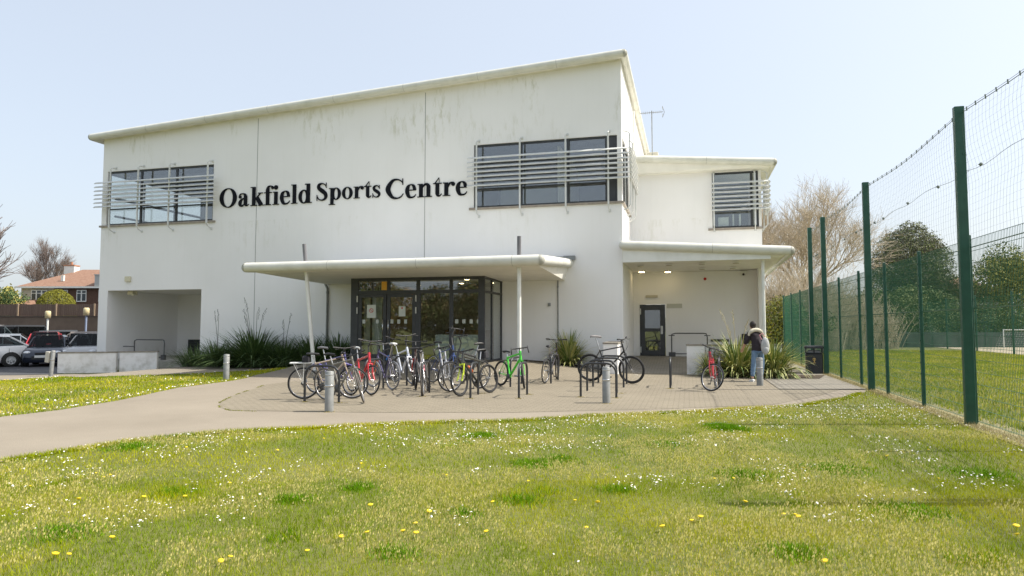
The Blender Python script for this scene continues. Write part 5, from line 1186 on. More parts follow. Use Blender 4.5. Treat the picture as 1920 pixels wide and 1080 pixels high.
MB().box(0, 4.1, .0, 2, 3.45, 3.68).build('roof', mat('pale_roof', (.5, .5, .46), .7), SH); MB().box(.1, 4.0, .2, 1.9, 0, 3.45).build('wall', mat('shelter_dark', (.05, .07, .06), .8), SH)
# distant red roofs
def simple_house(px0, px1, Z, zb, ze, zr, wallm, roofm, label, hip=0, depth=8, wins=(), chim=None, brick=None, name='house', split=None):
    k = Z/1246; p = atdist(px0, 612, Z); o = empty(name, (p.x, p.y, 0), YAW, label, 'house'); W_ = (px1-px0)*k
    MB().box(0, split if split else W_, 0, depth, 0, ze).build('wall', wallm, o)
    if split: MB().box(split, W_, -.02, depth, 0, ze).build('wall', brick, o)
    e = .35; r = MB(); h_ = hip
    vs = [(-e, -e, ze), (W_+e, -e, ze), (W_+e, depth+e, ze), (-e, depth+e, ze), (h_, depth/2, zr), (W_-h_*0, depth/2, zr)]
    r.add(vs, [(0, 1, 5, 4), (2, 3, 4, 5), (3, 0, 4), (1, 2, 5), (3, 2, 1, 0)]); ro = r.build('roof', roofm, o)
    MB().box(-e-.02, W_+e, -e-.06, -e-.001, ze-.14, ze+.02).build('gutter', WHITEPAINT, ro)
    for (a, b_, z0_, z1_, nb) in wins:
        w_ = MB(); w_.box(a, b_, -.10, -.025, z0_, z1_); 
        wo_ = w_.build('window', WHITEPAINT, o)
        for j in range(nb):
            s0 = a+(b_-a)*j/nb+.07; s1 = a+(b_-a)*(j+1)/nb-.05
            MB().box(s0, s1, -.11, -.101, z0_+.08, z0_+(z1_-z0_)*.68).box(s0, s1, -.11, -.101, z0_+(z1_-z0_)*.68+.06, z1_-.07).build('pane', mat('far_pane', (.06, .07, .08), .1), wo_)
    if chim:
        c = MB().box(*chim).build('chimney', WHITEPAINT, ro)
        MB().box(chim[0]-.05, chim[1]+.05, chim[2]-.05, chim[3]+.05, chim[5], chim[5]+.12).tube([((chim[0]+chim[1])/2, (chim[2]+chim[3])/2, chim[5]+.1), ((chim[0]+chim[1])/2, (chim[2]+chim[3])/2, chim[5]+.42)], .12, 8).build('chimney_pot', mat('pot', (.4, .2, .12), .8), c)
    return o, ro
TILEM = mat('roof_tiles', (.22, .12, .078), .85, c2=(.27, .16, .11), scale=5, bump=.6, bscale=9); BRICK = mat('brown_brick', (.085, .045, .03), .9, c2=(.12, .065, .045), scale=14)
CREAMW = mat('cream_wall', (.52, .49, .40), .85)
hs, hroof = simple_house(37, 250, 62, 0, 5.30, 7.25, CREAMW, TILEM, 'two storey house with a red tiled roof behind the car park wall', hip=3.1, brick=BRICK, split=3.05,
  wins=[(1.0, 2.45, 3.95, 5.0, 3), (3.5, 4.4, 3.95, 5.0, 2), (5.25, 6.15, 3.9, 5.0, 2), (7.3, 8.2, 3.9, 5.0, 2)], chim=(1.75, 2.75, 3.2, 4.0, 6.2, 7.55))
k_ = 62/1246
MB().box(3.05, 3.3, .9, 1.1, 5.9, 6.45).build('roof_vent', WHITEPAINT, hroof)
MB().box(7.05, 7.8, -.35, 1.4, 5.35, 6.35).box(7.0, 7.85, -.4, 1.5, 6.35, 6.45).build('dormer', mat('dormer_grey', (.42, .43, .42), .7), hroof)
simple_house(-120, 36, 60, 0, 3.55, 4.35, BRICK, TILEM, 'low outbuilding with a red tiled roof left of the cream house', hip=.5, depth=6, name='outbuilding')
simple_house(1752, 1860, 72, 0, 5.4, 7.2, CREAMW, TILEM, 'distant house whose red roof shows between the trees on the right', hip=2, depth=7)
# topiary
tp = atdist(105, 584, 54); TO = empty('domed_shrub', (tp.x, tp.y, 0), YAW, 'clipped dome shaped yellow green shrub in front of the house', 'shrub')
leaf_mesh('foliage', TO, [(0, 0, 2.75, 1.52, 1.4, 1.85)], 26000, .04, BUSHM+[BUSHM[0]], 5, .9, 0.15); MB().tube([(0, 0, 0), (0, 0, 2)], .12, 8).build('trunk', BARKM, TO)
leafy('hedge', gz(-12, 56), [(-2, 0, 4.0, 2.0, 1, .8), (0, 0, 4.2, 2, 1, .8), (2, 0, 3.9, 1.4, 1, .7), (0, 0, 2, 3, 1, 2)], 5000, .08, HEDGE, 'dark hedge behind the outbuilding at the left edge', 'hedge')
# retaining wall and board fence
rp = atdist(-60, 612, 50); RW = empty('retaining_wall', (rp.x, rp.y, -.28), YAW, 'long brown retaining wall behind the parked cars', 'wall')
MB().box(-14, 26, 0, .3, -.2, 2.58).build('wall_body', mat('brown_concrete', (.155, .115, .085), .92, c2=(.12, .088, .066), scale=1.2, detail=8, bump=.3), RW); MB().box(-14, 26, -.05, .35, 2.581, 2.66).build('coping', mat('dark_coping', (.08, .06, .05), .9), RW)
BF = empty('board_fence', (rp.x, rp.y, 2.3), YAW, 'brown wooden board fence on top of the long retaining wall', 'fence')
fb = MB(); x = -14
while x < 26: fb.box(x, x+.13, .38, .40, .1, .98+.02*math.sin(x*7)); x += .145
fb.build('boards', mat('fence_wood', (.125, .085, .065), .9, c2=(.16, .11, .085), scale=2, stretch=(3, 3, .3)), BF)
for k in range(14): MB().box(-14+k*2.9, -13.9+k*2.9, .28, .37, .1, 1.03).build('fence_post', mat('post_wood', (.30, .22, .15), .9), BF)
# amber topped lamp posts
def amber(px, py0, py1, Z, label, c):
    k = Z/1246; z1 = 1.6+(612-py0)*k; p = atdist(px, 612, Z); o = empty('lamp_post', (p.x, p.y, -.28), 0, label, 'lamp post', 'short car park lamp posts')
    MB().tube([(0, 0, 0), (0, 0, z1+.28-.5)], .06, 8).build('pole', c, o); MB().lathe([(0, z1-.22), (.17, z1-.2), (.17, z1+.22), (.12, z1+.28), (0, z1+.28)], 14).lathe([(.18, z1-.02), (.18, z1+.0)], 14).build('lamp_head', mat('lamp_cream', (.62, .52, .30), .5), o)
amber(89, 583, 0, 44, 'short white lamp post with a cream head, left in the car park', WHITEPAINT)
amber(161, 577, 0, 42, 'short blue grey lamp post with a cream head nearest the building', mat('blue_grey', (.25, .30, .42), .5))

# ================================================================== CARS
def car(px, Z, yaw, L_, W_, H_, c, label, kind='hatch', light_front=True, plate=True, base=-.27):
    p = atdist(px, 612, Z); o = empty('parked_car', (p.x, p.y, base), yaw, label, 'car', 'cars in the car park'); hw = W_/2; PT = mat('car_'+c[0], c[1], .3, .25 if c[0] != 'white' else 0, coat=.7)
    belt = H_*.62; hood = H_*.60 if kind != 'van' else H_*.58; tail = L_*.98
    St = {'hatch': [(0, .30, .50, .72), (.04, .20, .60, .86), (.14*L_*.6, .18, hood*.90, .95), (.24*L_, .18, hood*1.02, 1), (.32*L_, .18, belt, 1), (.75*L_, .18, belt*1.04, 1), (.93*L_, .2, belt*1.06, .95), (L_*.99, .24, belt*1.0, .86), (L_, .32, belt*.7, .8)],
          'van': [(0, .30, .55, .78), (.04, .2, .7, .9), (.10*L_, .18, hood*.95, .97), (.18*L_, .18, hood*1.05, 1), (.26*L_, .18, belt, 1), (.8*L_, .18, belt, 1), (.97*L_, .2, belt, .98), (L_, .3, belt*.95, .94)]}['van' if kind == 'van' else 'hatch']
    b = MB(); vs = []; n = 10
    for x, zl, zt, wf in St:
        w_ = hw*wf; zm = zl+(zt-zl)*.5
        ring = [(-w_*.9, zl), (-w_, zl+.12), (-w_, zm), (-w_*.97, zt-.05), (-w_*.86, zt), (w_*.86, zt), (w_*.97, zt-.05), (w_, zm), (w_, zl+.12), (w_*.9, zl)]
        vs += [(x-L_/2, y, z) for y, z in ring]
    fs = [(i*n+j, i*n+(j+1) % n, (i+1)*n+(j+1) % n, (i+1)*n+j) for i in range(len(St)-1) for j in range(n)]+[tuple(range(n-1, -1, -1)), tuple(range((len(St)-1)*n, len(St)*n))]
    b.add(vs, fs, 0, True)
    gh = {'hatch': (.27, .43, .80, .97), 'van': (.20, .32, .94, .99), 'estate': (.27, .42, .90, .98)}[kind]
    g = MB(); A = [(gh[0]*L_, belt-.03, hw*.88, None), (gh[1]*L_, H_, hw*.88, hw*.70), (((gh[1]+gh[2])/2)*L_, H_+.01, hw*.9, hw*.72), (gh[2]*L_, H_-.03, hw*.88, hw*.68), (gh[3]*L_, belt+.02, hw*.84, None)]
    vs = []
    for x, z, wb, wr_ in A:
        if wr_ is None: vs += [(x-L_/2, -wb, z), (x-L_/2, -wb*.98, z+.01), (x-L_/2, -wb*.9, z+.02), (x-L_/2, wb*.9, z+.02), (x-L_/2, wb*.98, z+.01), (x-L_/2, wb, z)]
        else: vs += [(x-L_/2, -wb, belt-.02), (x-L_/2, -wr_*1.04, z-.10), (x-L_/2, -wr_*.9, z), (x-L_/2, wr_*.9, z), (x-L_/2, wr_*1.04, z-.10), (x-L_/2, wb, belt-.02)]
    fs = [];
    for i in range(4):
        for j in range(5):
            q = (i*6+j, i*6+j+1, (i+1)*6+j+1, (i+1)*6+j); roof = (i in (1, 2)) and j in (1, 2, 3)
            if roof: b.add([Vector(vs[k])+Vector((0, 0, .006)) for k in q], [(0, 1, 2, 3)], 0, True)
            else: fs.append(q)
    # pillars
    for sgn in (0, 5):
        for i, r_ in ((0, .035), (1, .03), (2, .028), (3, .045)):
            a = Vector(vs[i*6+sgn]); t = Vector(vs[(1 if i == 0 else i)*6+(1 if sgn == 0 else 4)])
            if i == 3: a = Vector(vs[4*6+sgn])
            b.tube([a, t], r_, 6)
    b.build('body', PT, o)
    g.add(vs, fs, 0, False); g.build('windows', CARGLASS, o); MB().box(-.1*L_, .33*L_, -hw*.6, hw*.6, belt*.6, belt+.05).box(-.12*L_, -.05*L_, -hw*.6, -hw*.15, belt*.8, belt+.32).box(-.12*L_, -.05*L_, hw*.15, hw*.6, belt*.8, belt+.32).build('seats', BLACK, o)
    for fx in (.18, .80):
        for s_ in (-1, 1):
            M = Matrix.Translation(((fx-.5)*L_, s_*(hw-.10), .31)) @ Matrix.Rotation(PI/2, 4, 'X'); w_ = MB(); w_.lathe([(.19, -.12), (.30, -.12), (.315, -.09), (.315, .09), (.30, .12), (.19, .12)], 22, M=M)
            w_.lathe([(.31, s_*-.03), (.37, s_*-.105), (.375, s_*-.107), (.31, s_*-.10)], 22, M=M); wo_ = w_.build('wheel', RUBBER, o)
            r_ = MB(); r_.lathe([(0, -s_*.085), (.05, -s_*.10), (.06, -s_*.085)], 14, M=M); r_.lathe([(.165, -s_*.10), (.195, -s_*.12)], 22, M=M)
            for k in range(6): a = 2*PI*k/6; c_ = Vector((.115*math.cos(a), .115*math.sin(a), -s_*.095)); r_.add([M @ (c_+Vector((math.cos(a)*u-math.sin(a)*v, math.sin(a)*u+math.cos(a)*v, 0))) for u, v in ((-.07, -.03), (.07, -.018), (.07, .018), (-.07, .03))], [(0, 1, 2, 3)])
            r_.build('rim', SILVER, wo_)
    HL = mat('headlamp', (.75, .76, .78), .15, .3); TL = mat('tail_lamp', (.45, .01, .01), .25)
    for s_ in (-1, 1):
        MB().ball((-L_/2+.20, s_*hw*.70, hood*.76), .16, .15, .085, 12, 8).build('headlight', HL, o)
        MB().ball((L_/2-.07, s_*hw*.80, belt*.88), .10, .12, .11, 12, 8).build('tail_light', TL, o)
        MB().ball((-L_/2+gh[0]*L_+.25, s_*(hw+.08), belt+.08), .07, .10, .07, 10, 6).build('wing_mirror', PT if c[0] == 'white' else BLACK, o)
    f_ = MB(); f_.box(-L_/2-.012, -L_/2+.1, -hw*.45, hw*.45, .34, .50).box(-L_/2-.008, -L_/2+.1, -hw*.3, hw*.3, .58, .66); f_.build('grille', BLACK, o)
    MB().box(-L_/2-.03, -L_/2-.013, -.26, .26, .43, .54).build('number_plate', mat('plate_white', (.72, .72, .68), .5), o); MB().box(L_/2-.0, L_/2+.02, -.26, .26, .62, .73).build('number_plate', mat('plate_yellow', (.65, .5, .08), .5), o)
    for s_ in (-1, 1):
        d_ = MB()
        for xx in ((gh[0]+.06)*L_, ((gh[1]+gh[2])/2)*L_, (gh[2]-.02)*L_): d_.box(xx-L_/2-.006, xx-L_/2+.006, s_*(hw+.002)-.004, s_*(hw+.002)+.004, .35, belt-.08)
        d_.box(-.05*L_, .03*L_, s_*(hw+.012)-.008, s_*(hw+.012)+.008, belt-.16, belt-.13); d_.build('door_seam', BLACK, o)
    return o
cy = lambda px: math.atan2(*(atdist(px, 612, 1)-CAM).xy.yx)   # direction from the camera to the car
BLU = ('navy_black', (.012, .018, .035)); car(95, 32.5, cy(95)-.16, 3.9, 1.68, 1.44, BLU, 'dark blue black hatchback facing the camera behind the low white wall', 'hatch')
car(-46, 30.5, cy(-46)-PI/2+PI+.18+PI, 4.0, 1.72, 1.50, ('white', (.75, .75, .74)), 'white hatchback seen from the side with a red tail light next to the dark hatchback', 'hatch')
car(-130, 27.5, cy(-130)+PI/2+.3, 4.2, 1.75, 1.48, ('silver', (.42, .41, .40)), 'silver car whose tail just shows at the left edge of the photo', 'hatch')
car(86, 36.5, cy(86)-.1, 4.0, 1.7, 1.56, ('red', (.45, .02, .03)), 'red car whose roof shows above the dark hatchback', 'hatch')
car(152, 37, cy(128)+PI/2-.25+PI, 4.4, 1.75, 1.58, ('taupe', (.22, .19, .17)), 'taupe people carrier seen from the side beyond the low white wall', 'estate')
car(174, 33.5, cy(174)-.3, 4.2, 1.72, 1.50, ('silver', (.42, .41, .40)), 'silver car facing the camera beside the white building corner', 'hatch')
car(52, 44.5, cy(52)+PI/2+.15, 4.7, 1.85, 1.95, ('black', (.012, .013, .014)), 'black van with dark side windows parked by the retaining wall', 'van')
car(-22, 45.5, cy(-22)+PI/2+.1, 4.6, 1.85, 1.95, ('white', (.75, .75, .74)), 'white van parked at the left end of the retaining wall', 'van')
car(30, 36.5, cy(30)+PI/2-.1, 4.1, 1.7, 1.46, ('greyblue', (.25, .28, .32)), 'grey blue car half hidden behind the white hatchback', 'hatch')
car(134, 44, cy(134)+PI/2, 4.3, 1.75, 1.62, ('darkgrey', (.05, .055, .06)), 'dark grey car whose roof shows above the taupe people carrier', 'estate')

# ================================================================== TREES BEHIND THE CAMERA, AND A FAR TREE LINE
for i, (x, y, rx, rz, n) in enumerate(((-36, -46, 4.5, 3.2, 7000), (-29.5, -45, 4.5, 4.0, 7000), (-23, -46, 4.2, 3.4, 8000), (-17, -45, 4.4, 4.2, 7000), (-10, -46, 4.2, 3.0, 7000))):
    leafy('leafy_tree', (x, y, 0), blobset(rx, rz*1.15, rz*.62, 14, 60+i), n*2, .14, MIDG+TAN, 'leafy tree across the lawn, mirrored in the glass doors', 'tree', 'trees mirrored in the entrance glass', (.25, 3.5), 60+i, .45)
FT = empty('tree_line', (0, 0, 0)); bl = []
rnd = random.Random(5)
for k in range(150):
    a = -.9+k*(PI+1.8)/150; r_ = 150+rnd.uniform(-12, 12); bl.append((r_*math.cos(a), r_*math.sin(a), rnd.uniform(1, 3), 5, 5, rnd.uniform(2.0, 4.0)))
bpy.data.objects.remove(FT); FT = leaf_mesh('tree_line', None, bl, 24000, .6, MIDG+HEDGE, 9, .3); tag(FT, 'far off line of trees around the grounds', 'tree line', kind='stuff')
# ================================================================== LAWN
def vnoise(x, y, s, seed):
    R = np.random.default_rng(seed); G_ = R.random((256, 256)); x = x/s; y = y/s; xi = np.floor(x).astype(int); yi = np.floor(y).astype(int); fx = x-xi; fy = y-yi; fx = fx*fx*(3-2*fx); fy = fy*fy*(3-2*fy)
    g = lambda a, b: G_[a % 256, b % 256]
    return (g(xi, yi)*(1-fx)+g(xi+1, yi)*fx)*(1-fy)+(g(xi, yi+1)*(1-fx)+g(xi+1, yi+1)*fx)*fy
def inpoly(x, y, P):
    P = np.array(P); ins = np.zeros(len(x), bool); j = len(P)-1
    for i in range(len(P)):
        c = ((P[i, 1] > y) != (P[j, 1] > y)) & (x < (P[j, 0]-P[i, 0])*(y-P[i, 1])/(P[j, 1]-P[i, 1]+1e-12)+P[i, 0]); ins ^= c; j = i
    return ins
hv = np.vectorize(hgt)
PATH2 = path_poly
def attr_mat(name, transl=.35):
    m = bpy.data.materials.new(name); m.use_nodes = True; nt = m.node_tree; nt.nodes.clear(); L = nt.links.new; o = N(nt, 'ShaderNodeOutputMaterial')
    a = N(nt, 'ShaderNodeAttribute', attribute_name='Col'); d = N(nt, 'ShaderNodeBsdfDiffuse'); t = N(nt, 'ShaderNodeBsdfTranslucent'); x = N(nt, 'ShaderNodeMixShader'); x.inputs[0].default_value = transl
    L(a.outputs['Color'], d.inputs[0]); L(a.outputs['Color'], t.inputs[0]); L(d.outputs[0], x.inputs[1]); L(t.outputs[0], x.inputs[2]); L(x.outputs[0], o.inputs[0]); return m
GRM = attr_mat('grass_blade')
def camera_points(n, Z0, Z1, px0=-60, px1=1980, power=1.0):
    """random points on the ground spread over the view wedge"""
    u = RNG.random(n); Z = (Z0**power+(Z1**power-Z0**power)*u)**(1/power); px = RNG.uniform(px0, px1, n)
    a = (px-960)/F_PX; s, c = math.sin(YAW), math.cos(YAW)
    return CAM.x+Z*(-s+a*c), CAM.y+Z*(c+a*s), Z
def blades(x, y, h, w_, col, name, lean=.5):
    n = len(x); az = RNG.uniform(0, 2*PI, n); z = hv(x, y) if n < 50000 else np.where((y > -7) | (x < -15), 0, 0)
    if n >= 50000:
        k = (y > -7) | (x < -15); z = z.astype(float); z[k] = hv(x[k], y[k]) if k.any() else 0
    dx = np.cos(az)*w_/2; dy = np.sin(az)*w_/2; la = RNG.uniform(0, 2*PI, n); lr = h*lean*RNG.random(n)
    v = np.empty((n, 3, 3), np.float32); v[:, 0] = np.stack([x-dx, y-dy, z-.004], 1); v[:, 1] = np.stack([x+dx, y+dy, z-.004], 1); v[:, 2] = np.stack([x+np.cos(la)*lr, y+np.sin(la)*lr, z+h], 1)
    me = bpy.data.meshes.new(name); me.vertices.add(n*3); me.vertices.foreach_set('co', v.ravel()); me.loops.add(n*3); me.loops.foreach_set('vertex_index', np.arange(n*3, dtype=np.int32)); me.polygons.add(n)
    me.polygons.foreach_set('loop_start', np.arange(0, n*3, 3, dtype=np.int32)); me.polygons.foreach_set('loop_total', np.full(n, 3, np.int32)); me.materials.append(GRM)
    at = me.color_attributes.new('Col', 'FLOAT_COLOR', 'POINT'); c4 = np.ones((n, 3, 4), np.float32); c4[:, :, :3] = col[:, None, :]; at.data.foreach_set('color', c4.ravel()); me.update()
    o = bpy.data.objects.new(name, me); COL.objects.link(o); return o
def grass_colour(x, y):
    n1 = vnoise(x, y, 1.3, 1)*.6+vnoise(x, y, .45, 2)*.4; n2 = vnoise(x, y, .9, 3)*.55+vnoise(x, y, .22, 4)*.45; n3 = vnoise(x, y, .8, 8)
    g0 = np.array([.23, .32, .006]); g1 = np.array([.45, .46, .010]); st = np.array([.62, .54, .14]); dk = np.array([.11, .24, .012]); rn = RNG.random(len(x))
    k = np.clip((n1-.3)/.4, 0, 1)[:, None]; c = g0*(1-k)+g1*k; c = c*RNG.uniform(.55, 1.3, (len(x), 1))
    ps = np.clip((n2-.45)/.3, .03, .38); s = (rn < ps)[:, None]; c = np.where(s, st*RNG.uniform(.7, 1.2, (len(x), 1)), c)
    n3 = n3*.7+vnoise(x, y, .2, 9)*.3; d = ((n3 > .86) & (RNG.random(len(x)) < .28))[:, None]; c = np.where(d, dk*RNG.uniform(.8, 1.4, (len(x), 1)), c)
    return c.astype(np.float32), n3 > .86, n2
LAWN = front+[(6.50, -5.2), (6.50, -26), (-9.5, -26), (-9.5, -24)]
def clear(x, y):
    return inpoly(x, y, LAWN)
G_ALL = []
for (n, Z0, Z1, wd, hh) in ((150000, 3.4, 7.0, .0042, .034), (170000, 7.0, 13.0, .0065, .034), (70000, 13, 19.5, .012, .034)):
    x, y, Z = camera_points(n, Z0, Z1, power=2); k = clear(x, y); x, y, Z = x[k], y[k], Z[k]
    c, dk, n2 = grass_colour(x, y); h = hh*RNG.uniform(.5, 1.45, len(x)); h = np.where(dk, h*1.25, h)*(.8+.6*vnoise(x, y, .7, 12)); w_ = np.where(dk, wd*1.8, wd)*RNG.uniform(.7, 1.3, len(x))
    tag(blades(x, y, h, w_, c, 'lawn_grass', .9), 'short green and straw coloured grass of the front lawn', 'grass', kind='stuff')
# ragged fringe hanging over the path edge
E1 = np.array([gp(px, py)[:2] for px, py in [(0, 868), (120, 849), (250, 828), (380, 815), (530, 807), (700, 798), (830, 794), (960, 790), (1120, 781), (1300, 773), (1400, 768), (1500, 762), (1570, 751), (1618, 739)]])
def along(P, n):
    d = np.linalg.norm(np.diff(P, axis=0), axis=1); cum = np.r_[0, np.cumsum(d)]; t = RNG.random(n)*cum[-1]; i = np.clip(np.searchsorted(cum, t)-1, 0, len(P)-2); f = (t-cum[i])/d[i]; return P[i]+(P[i+1]-P[i])*f[:, None]
q = along(E1, 16000); wob = (vnoise(q[:, 0], q[:, 1], .5, 21)-.5)*.16; q = q+np.stack([-.25*(wob), wob], 1)+RNG.normal(0, .035, q.shape); c, _, _ = grass_colour(q[:, 0], q[:, 1])
tag(blades(q[:, 0], q[:, 1], .055*RNG.uniform(.5, 1.4, len(q)), np.full(len(q), .011), c, 'edge_grass', 1.0), 'longer ragged grass along the path edge', 'grass', kind='stuff')
# left strip, and the grass beyond the fence
STRIP = GPs([(540, 690.8), (505, 699), (480, 704), (426, 716), (333, 728), (222, 752), (111, 770), (0, 783), (-200, 800)])+GPs([(-200, 722), (0, 713), (150, 708), (340, 702), (500, 693.5)])
xs_ = RNG.uniform(-26, -8, 130000); ys_ = RNG.uniform(-17, -.5, 130000); k = inpoly(xs_, ys_, STRIP); xs_, ys_ = xs_[k], ys_[k]; c, dk, _ = grass_colour(xs_, ys_)
tag(blades(xs_, ys_, .05*RNG.uniform(.5, 1.4, len(xs_)), np.full(len(xs_), .018), c, 'verge_grass', .8), 'short grass of the verge left of the path', 'grass', kind='stuff')
xs_ = RNG.uniform(6.95, 20, 130000); ys_ = RNG.uniform(-15, 26, 130000); c, dk, n2 = grass_colour(xs_, ys_); c = np.where((RNG.random(len(c)) < .4)[:, None], c, c*.55+np.array([.36, .34, .08])*.45)
tag(blades(xs_, ys_, .07*RNG.uniform(.5, 1.4, len(xs_)), np.full(len(xs_), .024), c.astype(np.float32), 'field_grass', .8), 'rougher grass of the field beyond the green fence', 'grass', kind='stuff')
# dry straw along the fence foot
xs_ = RNG.normal(6.60, .10, 9000); ys_ = RNG.uniform(-19, 10, 9000); c = np.array([.40, .34, .17])*RNG.uniform(.6, 1.2, (9000, 1))
tag(blades(xs_, ys_, .06*RNG.uniform(.4, 1.5, 9000), np.full(9000, .010), c.astype(np.float32), 'dry_grass', 1.2), 'dry straw coloured grass along the fence foot', 'grass', kind='stuff')
# pale seed heads: small grains on stalks
x, y, Z = camera_points(110000, 3.4, 13, power=1.7); k = clear(x, y); x, y, Z = x[k], y[k], Z[k]; m_ = vnoise(x, y, .9, 3)*.5+vnoise(x, y, .22, 4)*.25+vnoise(x, y, 2.6, 17)*.35; k = m_+RNG.normal(0, .03, len(m_)) > .63; x, y = x[k], y[k]
n = len(x); c = (np.array([.70, .63, .24])*RNG.uniform(.75, 1.15, (n, 1))).astype(np.float32); z = .030+.035*RNG.random(n)
mats_v = np.empty((n, 4, 3), np.float32); s = .0050*RNG.uniform(.6, 1.5, n); az = RNG.uniform(0, PI, n)
mats_v[:, 0] = np.stack([x-np.cos(az)*s, y-np.sin(az)*s, z], 1); mats_v[:, 1] = np.stack([x, y, z-s*1.6], 1); mats_v[:, 2] = np.stack([x+np.cos(az)*s, y+np.sin(az)*s, z], 1); mats_v[:, 3] = np.stack([x+s*.5, y, z+s*2.2], 1)
def quads(v, col, name):
    n = len(v); me = bpy.data.meshes.new(name); me.vertices.add(n*4); me.vertices.foreach_set('co', v.astype(np.float32).ravel()); me.loops.add(n*4); me.loops.foreach_set('vertex_index', np.arange(n*4, dtype=np.int32)); me.polygons.add(n)
    me.polygons.foreach_set('loop_start', np.arange(0, n*4, 4, dtype=np.int32)); me.polygons.foreach_set('loop_total', np.full(n, 4, np.int32)); me.materials.append(GRM)
    at = me.color_attributes.new('Col', 'FLOAT_COLOR', 'POINT'); c4 = np.ones((n, 4, 4), np.float32); c4[:, :, :3] = col[:, None, :]; at.data.foreach_set('color', c4.ravel()); me.update()
    o = bpy.data.objects.new(name, me); COL.objects.link(o); return o
tag(quads(mats_v, c, 'seed_heads'), 'pale dry seed heads scattered over the lawn', 'grass seeds', kind='stuff')
# daisies: more than a thousand, so one object
DA = mat('daisy_white', (.82, .82, .80), .7); DY = mat('daisy_yellow', (.75, .50, .03), .7)
def daisies(x, y, r, name, label):
    mb = MB()
    for i in range(len(x)):
        z = hgt(x[i], y[i])+.035+.025*random.random(); rr_ = r[i]; tx, ty = random.gauss(0, .35), random.gauss(0, .35); k = 7; c0 = random.random()
        vs = [(x[i], y[i], z+.003)]+[(x[i]+rr_*math.cos(2*PI*(j+c0)/k), y[i]+rr_*math.sin(2*PI*(j+c0)/k), z+rr_*(tx*math.cos(2*PI*j/k)+ty*math.sin(2*PI*j/k))) for j in range(k)]
        mb.add(vs, [(0, j+1, (j+1) % k+1) for j in range(k)], 0)
        q = rr_*.32; mb.add([(x[i]-q, y[i]-q, z+.006), (x[i]+q, y[i]-q, z+.006), (x[i]+q, y[i]+q, z+.006), (x[i]-q, y[i]+q, z+.006)], [(0, 1, 2, 3)], 1)
    return tag(mb.build(name, [DA, DY]), label, 'daisies', kind='stuff')
x, y, Z = camera_points(13000, 4.5, 13.5, power=2.2); k = clear(x, y); x, y, Z = x[k], y[k], Z[k]
m_ = vnoise(x, y, .8, 31)*.55+vnoise(x, y, .3, 32)*.35+np.clip((Z-5)/9, 0, 1)*.32; k = m_ > .66; x, y, Z = x[k], y[k], Z[k]
q = along(E1, 330); xe = q[:, 0]+RNG.normal(.02, .08, 330); ye = q[:, 1]-np.abs(RNG.normal(.05, .18, 330))
x = np.r_[x, xe]; y = np.r_[y, ye]; daisies(x, y, .0092*RNG.uniform(.6, 1.25, len(x)), 'daisies', 'white daisies in flower scattered over the front lawn')
xs_ = RNG.uniform(-24, -8.5, 3600); ys_ = RNG.uniform(-16, -1, 3600); k = inpoly(xs_, ys_, STRIP) & (vnoise(xs_, ys_, .9, 41) > .60); xs_, ys_ = xs_[k], ys_[k]; q = along(np.array(GPs([(480, 705), (426, 717), (333, 729), (222, 753), (111, 771), (0, 784)])), 160)
xs_ = np.r_[xs_, q[:, 0]-.12-np.abs(RNG.normal(0, .15, 160))]; ys_ = np.r_[ys_, q[:, 1]+np.abs(RNG.normal(0, .15, 160))]
daisies(xs_, ys_, .016*RNG.uniform(.7, 1.2, len(xs_)), 'verge_daisies', 'white daisies in flower on the left verge')
# dandelions, one by one
DM = mat('dandelion_yellow', (.80, .58, .01), .7)
d_ = MB(); d_.lathe([(.0, .050), (.012, .053), (.020, .050), (.021, .046), (.010, .040), (.004, .036)], 12)
for k in range(14): a = 2*PI*k/14; d_.add([(.012*math.cos(a-.12), .012*math.sin(a-.12), .052), (.025*math.cos(a), .025*math.sin(a), .048), (.012*math.cos(a+.12), .012*math.sin(a+.12), .052)], [(0, 1, 2)])
d_.tube([(0, 0, 0), (.002, 0, .04)], .0016, 4, mi=1); DMe = d_.mesh('dandelion', [DM, mat('stalk', (.12, .17, .04), .7)])
DP = [(147, 943), (268, 937), (347, 937), (208, 1016), (127, 1046), (413, 1058), (430, 1052), (430, 909), (677, 872), (1078, 944), (780, 989), (690, 1006), (757, 1004), (803, 966), (913, 1004), (925, 947), (695, 955), (1375, 900), (1395, 949), (1470, 970), (1490, 971), (1245, 997), (1314, 978), (1550, 1064), (1905, 995), (1911, 1009), (205, 894), (55, 916), (1055, 860), (1345, 822), (1662, 858), (1508, 880), (1100, 995), (180, 889), (194, 897), (576, 1040), (100, 1050), (520, 846), (1120, 950), (1298, 983), (780, 1008), (838, 893), (829, 891), (606, 824), (1130, 792), (1340, 788), (1480, 800), (1600, 770), (1700, 812), (1740, 845), (1340, 900), (1665, 855), (640, 1015), (1500, 978), (1760, 900), (372, 888), (990, 905), (350, 840)]
for i, (px, py) in enumerate(DP):
    p = gp(px, py+2); o = inst('dandelion', DMe); o.location = p; s = random.uniform(.75, 1.15)*(1.0 if py > 930 else .7); o.scale = (s, s, s); o.rotation_euler = (random.gauss(0, .2), random.gauss(0, .2), random.random()*6)
    tag(o, 'yellow dandelion flower open in the front lawn', 'flower', 'dandelions in the front lawn')
xs_ = RNG.uniform(-22, -9, 200); ys_ = RNG.uniform(-15, -1, 200); k = inpoly(xs_, ys_, STRIP); 
for a, b in list(zip(xs_[k], ys_[k]))[:34]:
    o = inst('dandelion', DMe); o.location = (a, b, hgt(a, b)); o.scale = (1.2,)*3; tag(o, 'yellow dandelion flower open on the verge left of the path', 'flower', 'dandelions on the left verge')

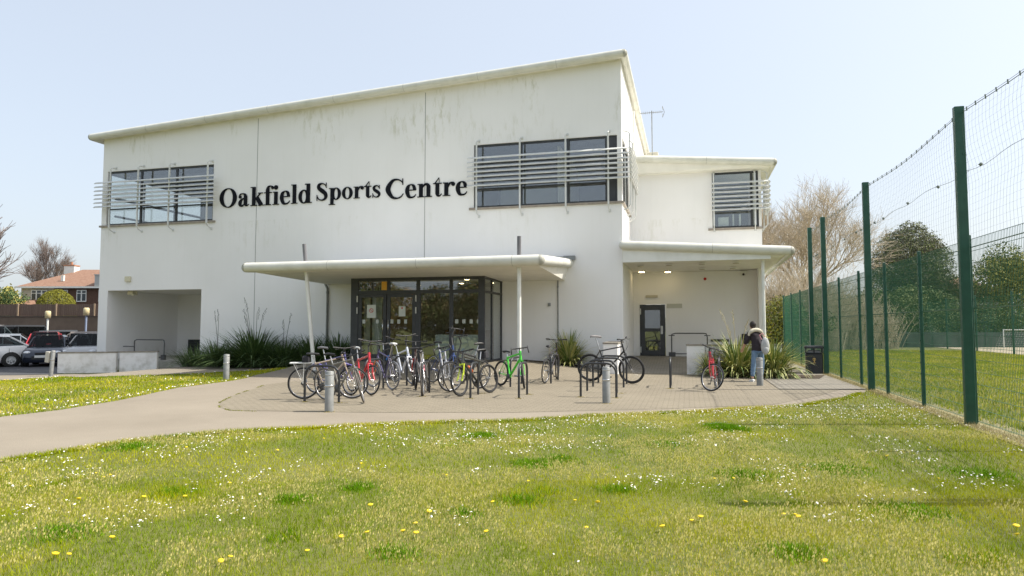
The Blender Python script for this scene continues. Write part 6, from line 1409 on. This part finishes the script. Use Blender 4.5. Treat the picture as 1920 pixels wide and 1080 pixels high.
# moss and weeds in the joint round the paved area
E2 = np.array(GPs([(560, 700), (500, 722), (440, 742), (412, 756), (412, 765), (430, 771), (480, 773)]))
q = along(E2, 1500); m_ = vnoise(q[:, 0], q[:, 1], .35, 51) > .45; q = q[m_]+RNG.normal(0, .012, (m_.sum(), 2)); c = (np.array([.26, .27, .05])*RNG.uniform(.5, 1.3, (len(q), 1))).astype(np.float32)
zq = blades(q[:, 0], q[:, 1], .014*RNG.uniform(.4, 1.6, len(q))+.02, np.full(len(q), .014), c, 'joint_weeds', 1.2); tag(zq, 'thin line of moss and weeds in the joint round the paving', 'weeds', kind='stuff')
sx = []
for (px, py) in ((571, 755), (637, 757), (791, 745), (882, 749), (903, 739), (973, 749), (991, 741), (1089, 746), (1157, 748), (1257, 730), (617, 774), (1137, 758), (1165, 739)):
    p = gp(px, py); sx.append(RNG.normal((p.x, p.y), .06, (60, 2)))
q = np.concatenate(sx); c = (np.array([.36, .30, .06])*RNG.uniform(.5, 1.3, (len(q), 1))).astype(np.float32)
tag(blades(q[:, 0], q[:, 1], .012*RNG.uniform(.4, 1.6, len(q))+.022, np.full(len(q), .016), c, 'hoop_weeds', 1.5), 'small yellowish moss tufts round the feet of the hoops and bollards', 'weeds', kind='stuff')
# tufts of coarser dark grass standing in the lawn
tx, ty, th = [], [], []
for (px, py, sp, nn, hh) in ((1370, 806, .30, 900, .10), (1345, 800, .25, 500, .08), (245, 840, .35, 700, .07), (905, 818, .25, 500, .06), (548, 938, .20, 420, .05), (672, 916, .20, 420, .05), (1000, 872, .30, 700, .06), (1045, 862, .22, 400, .06), (1400, 892, .35, 700, .06), (1255, 835, .3, 500, .05), (870, 965, .12, 200, .06), (740, 1040, .2, 300, .05), (1560, 880, .4, 700, .05), (1160, 920, .2, 300, .05), (1700, 960, .4, 600, .06), (980, 940, .25, 300, .06), (330, 925, .25, 300, .05), (120, 1000, .3, 400, .06), (1490, 1040, .25, 400, .06), (1840, 890, .4, 500, .06)):
    p = gp(px, py); v_ = RNG.normal(0, 1, (nn, 2))*np.array([sp, sp*.8])*.6; tx.append(p.x+v_[:, 0]); ty.append(p.y+v_[:, 1]); th.append(hh*RNG.uniform(.4, 1.1, nn)*np.exp(-(v_**2).sum(1)/(sp*sp)))
tx, ty, th = map(np.concatenate, (tx, ty, th)); k = clear(tx, ty); tx, ty, th = tx[k], ty[k], th[k]
c = (np.array([.13, .27, .010])*RNG.uniform(.5, 1.5, (len(tx), 1))).astype(np.float32); tag(blades(tx, ty, th+.02, np.full(len(tx), .010), c, 'grass_tufts', 1.3), 'darker tufts of coarse grass and clover in the lawn', 'grass', kind='stuff')
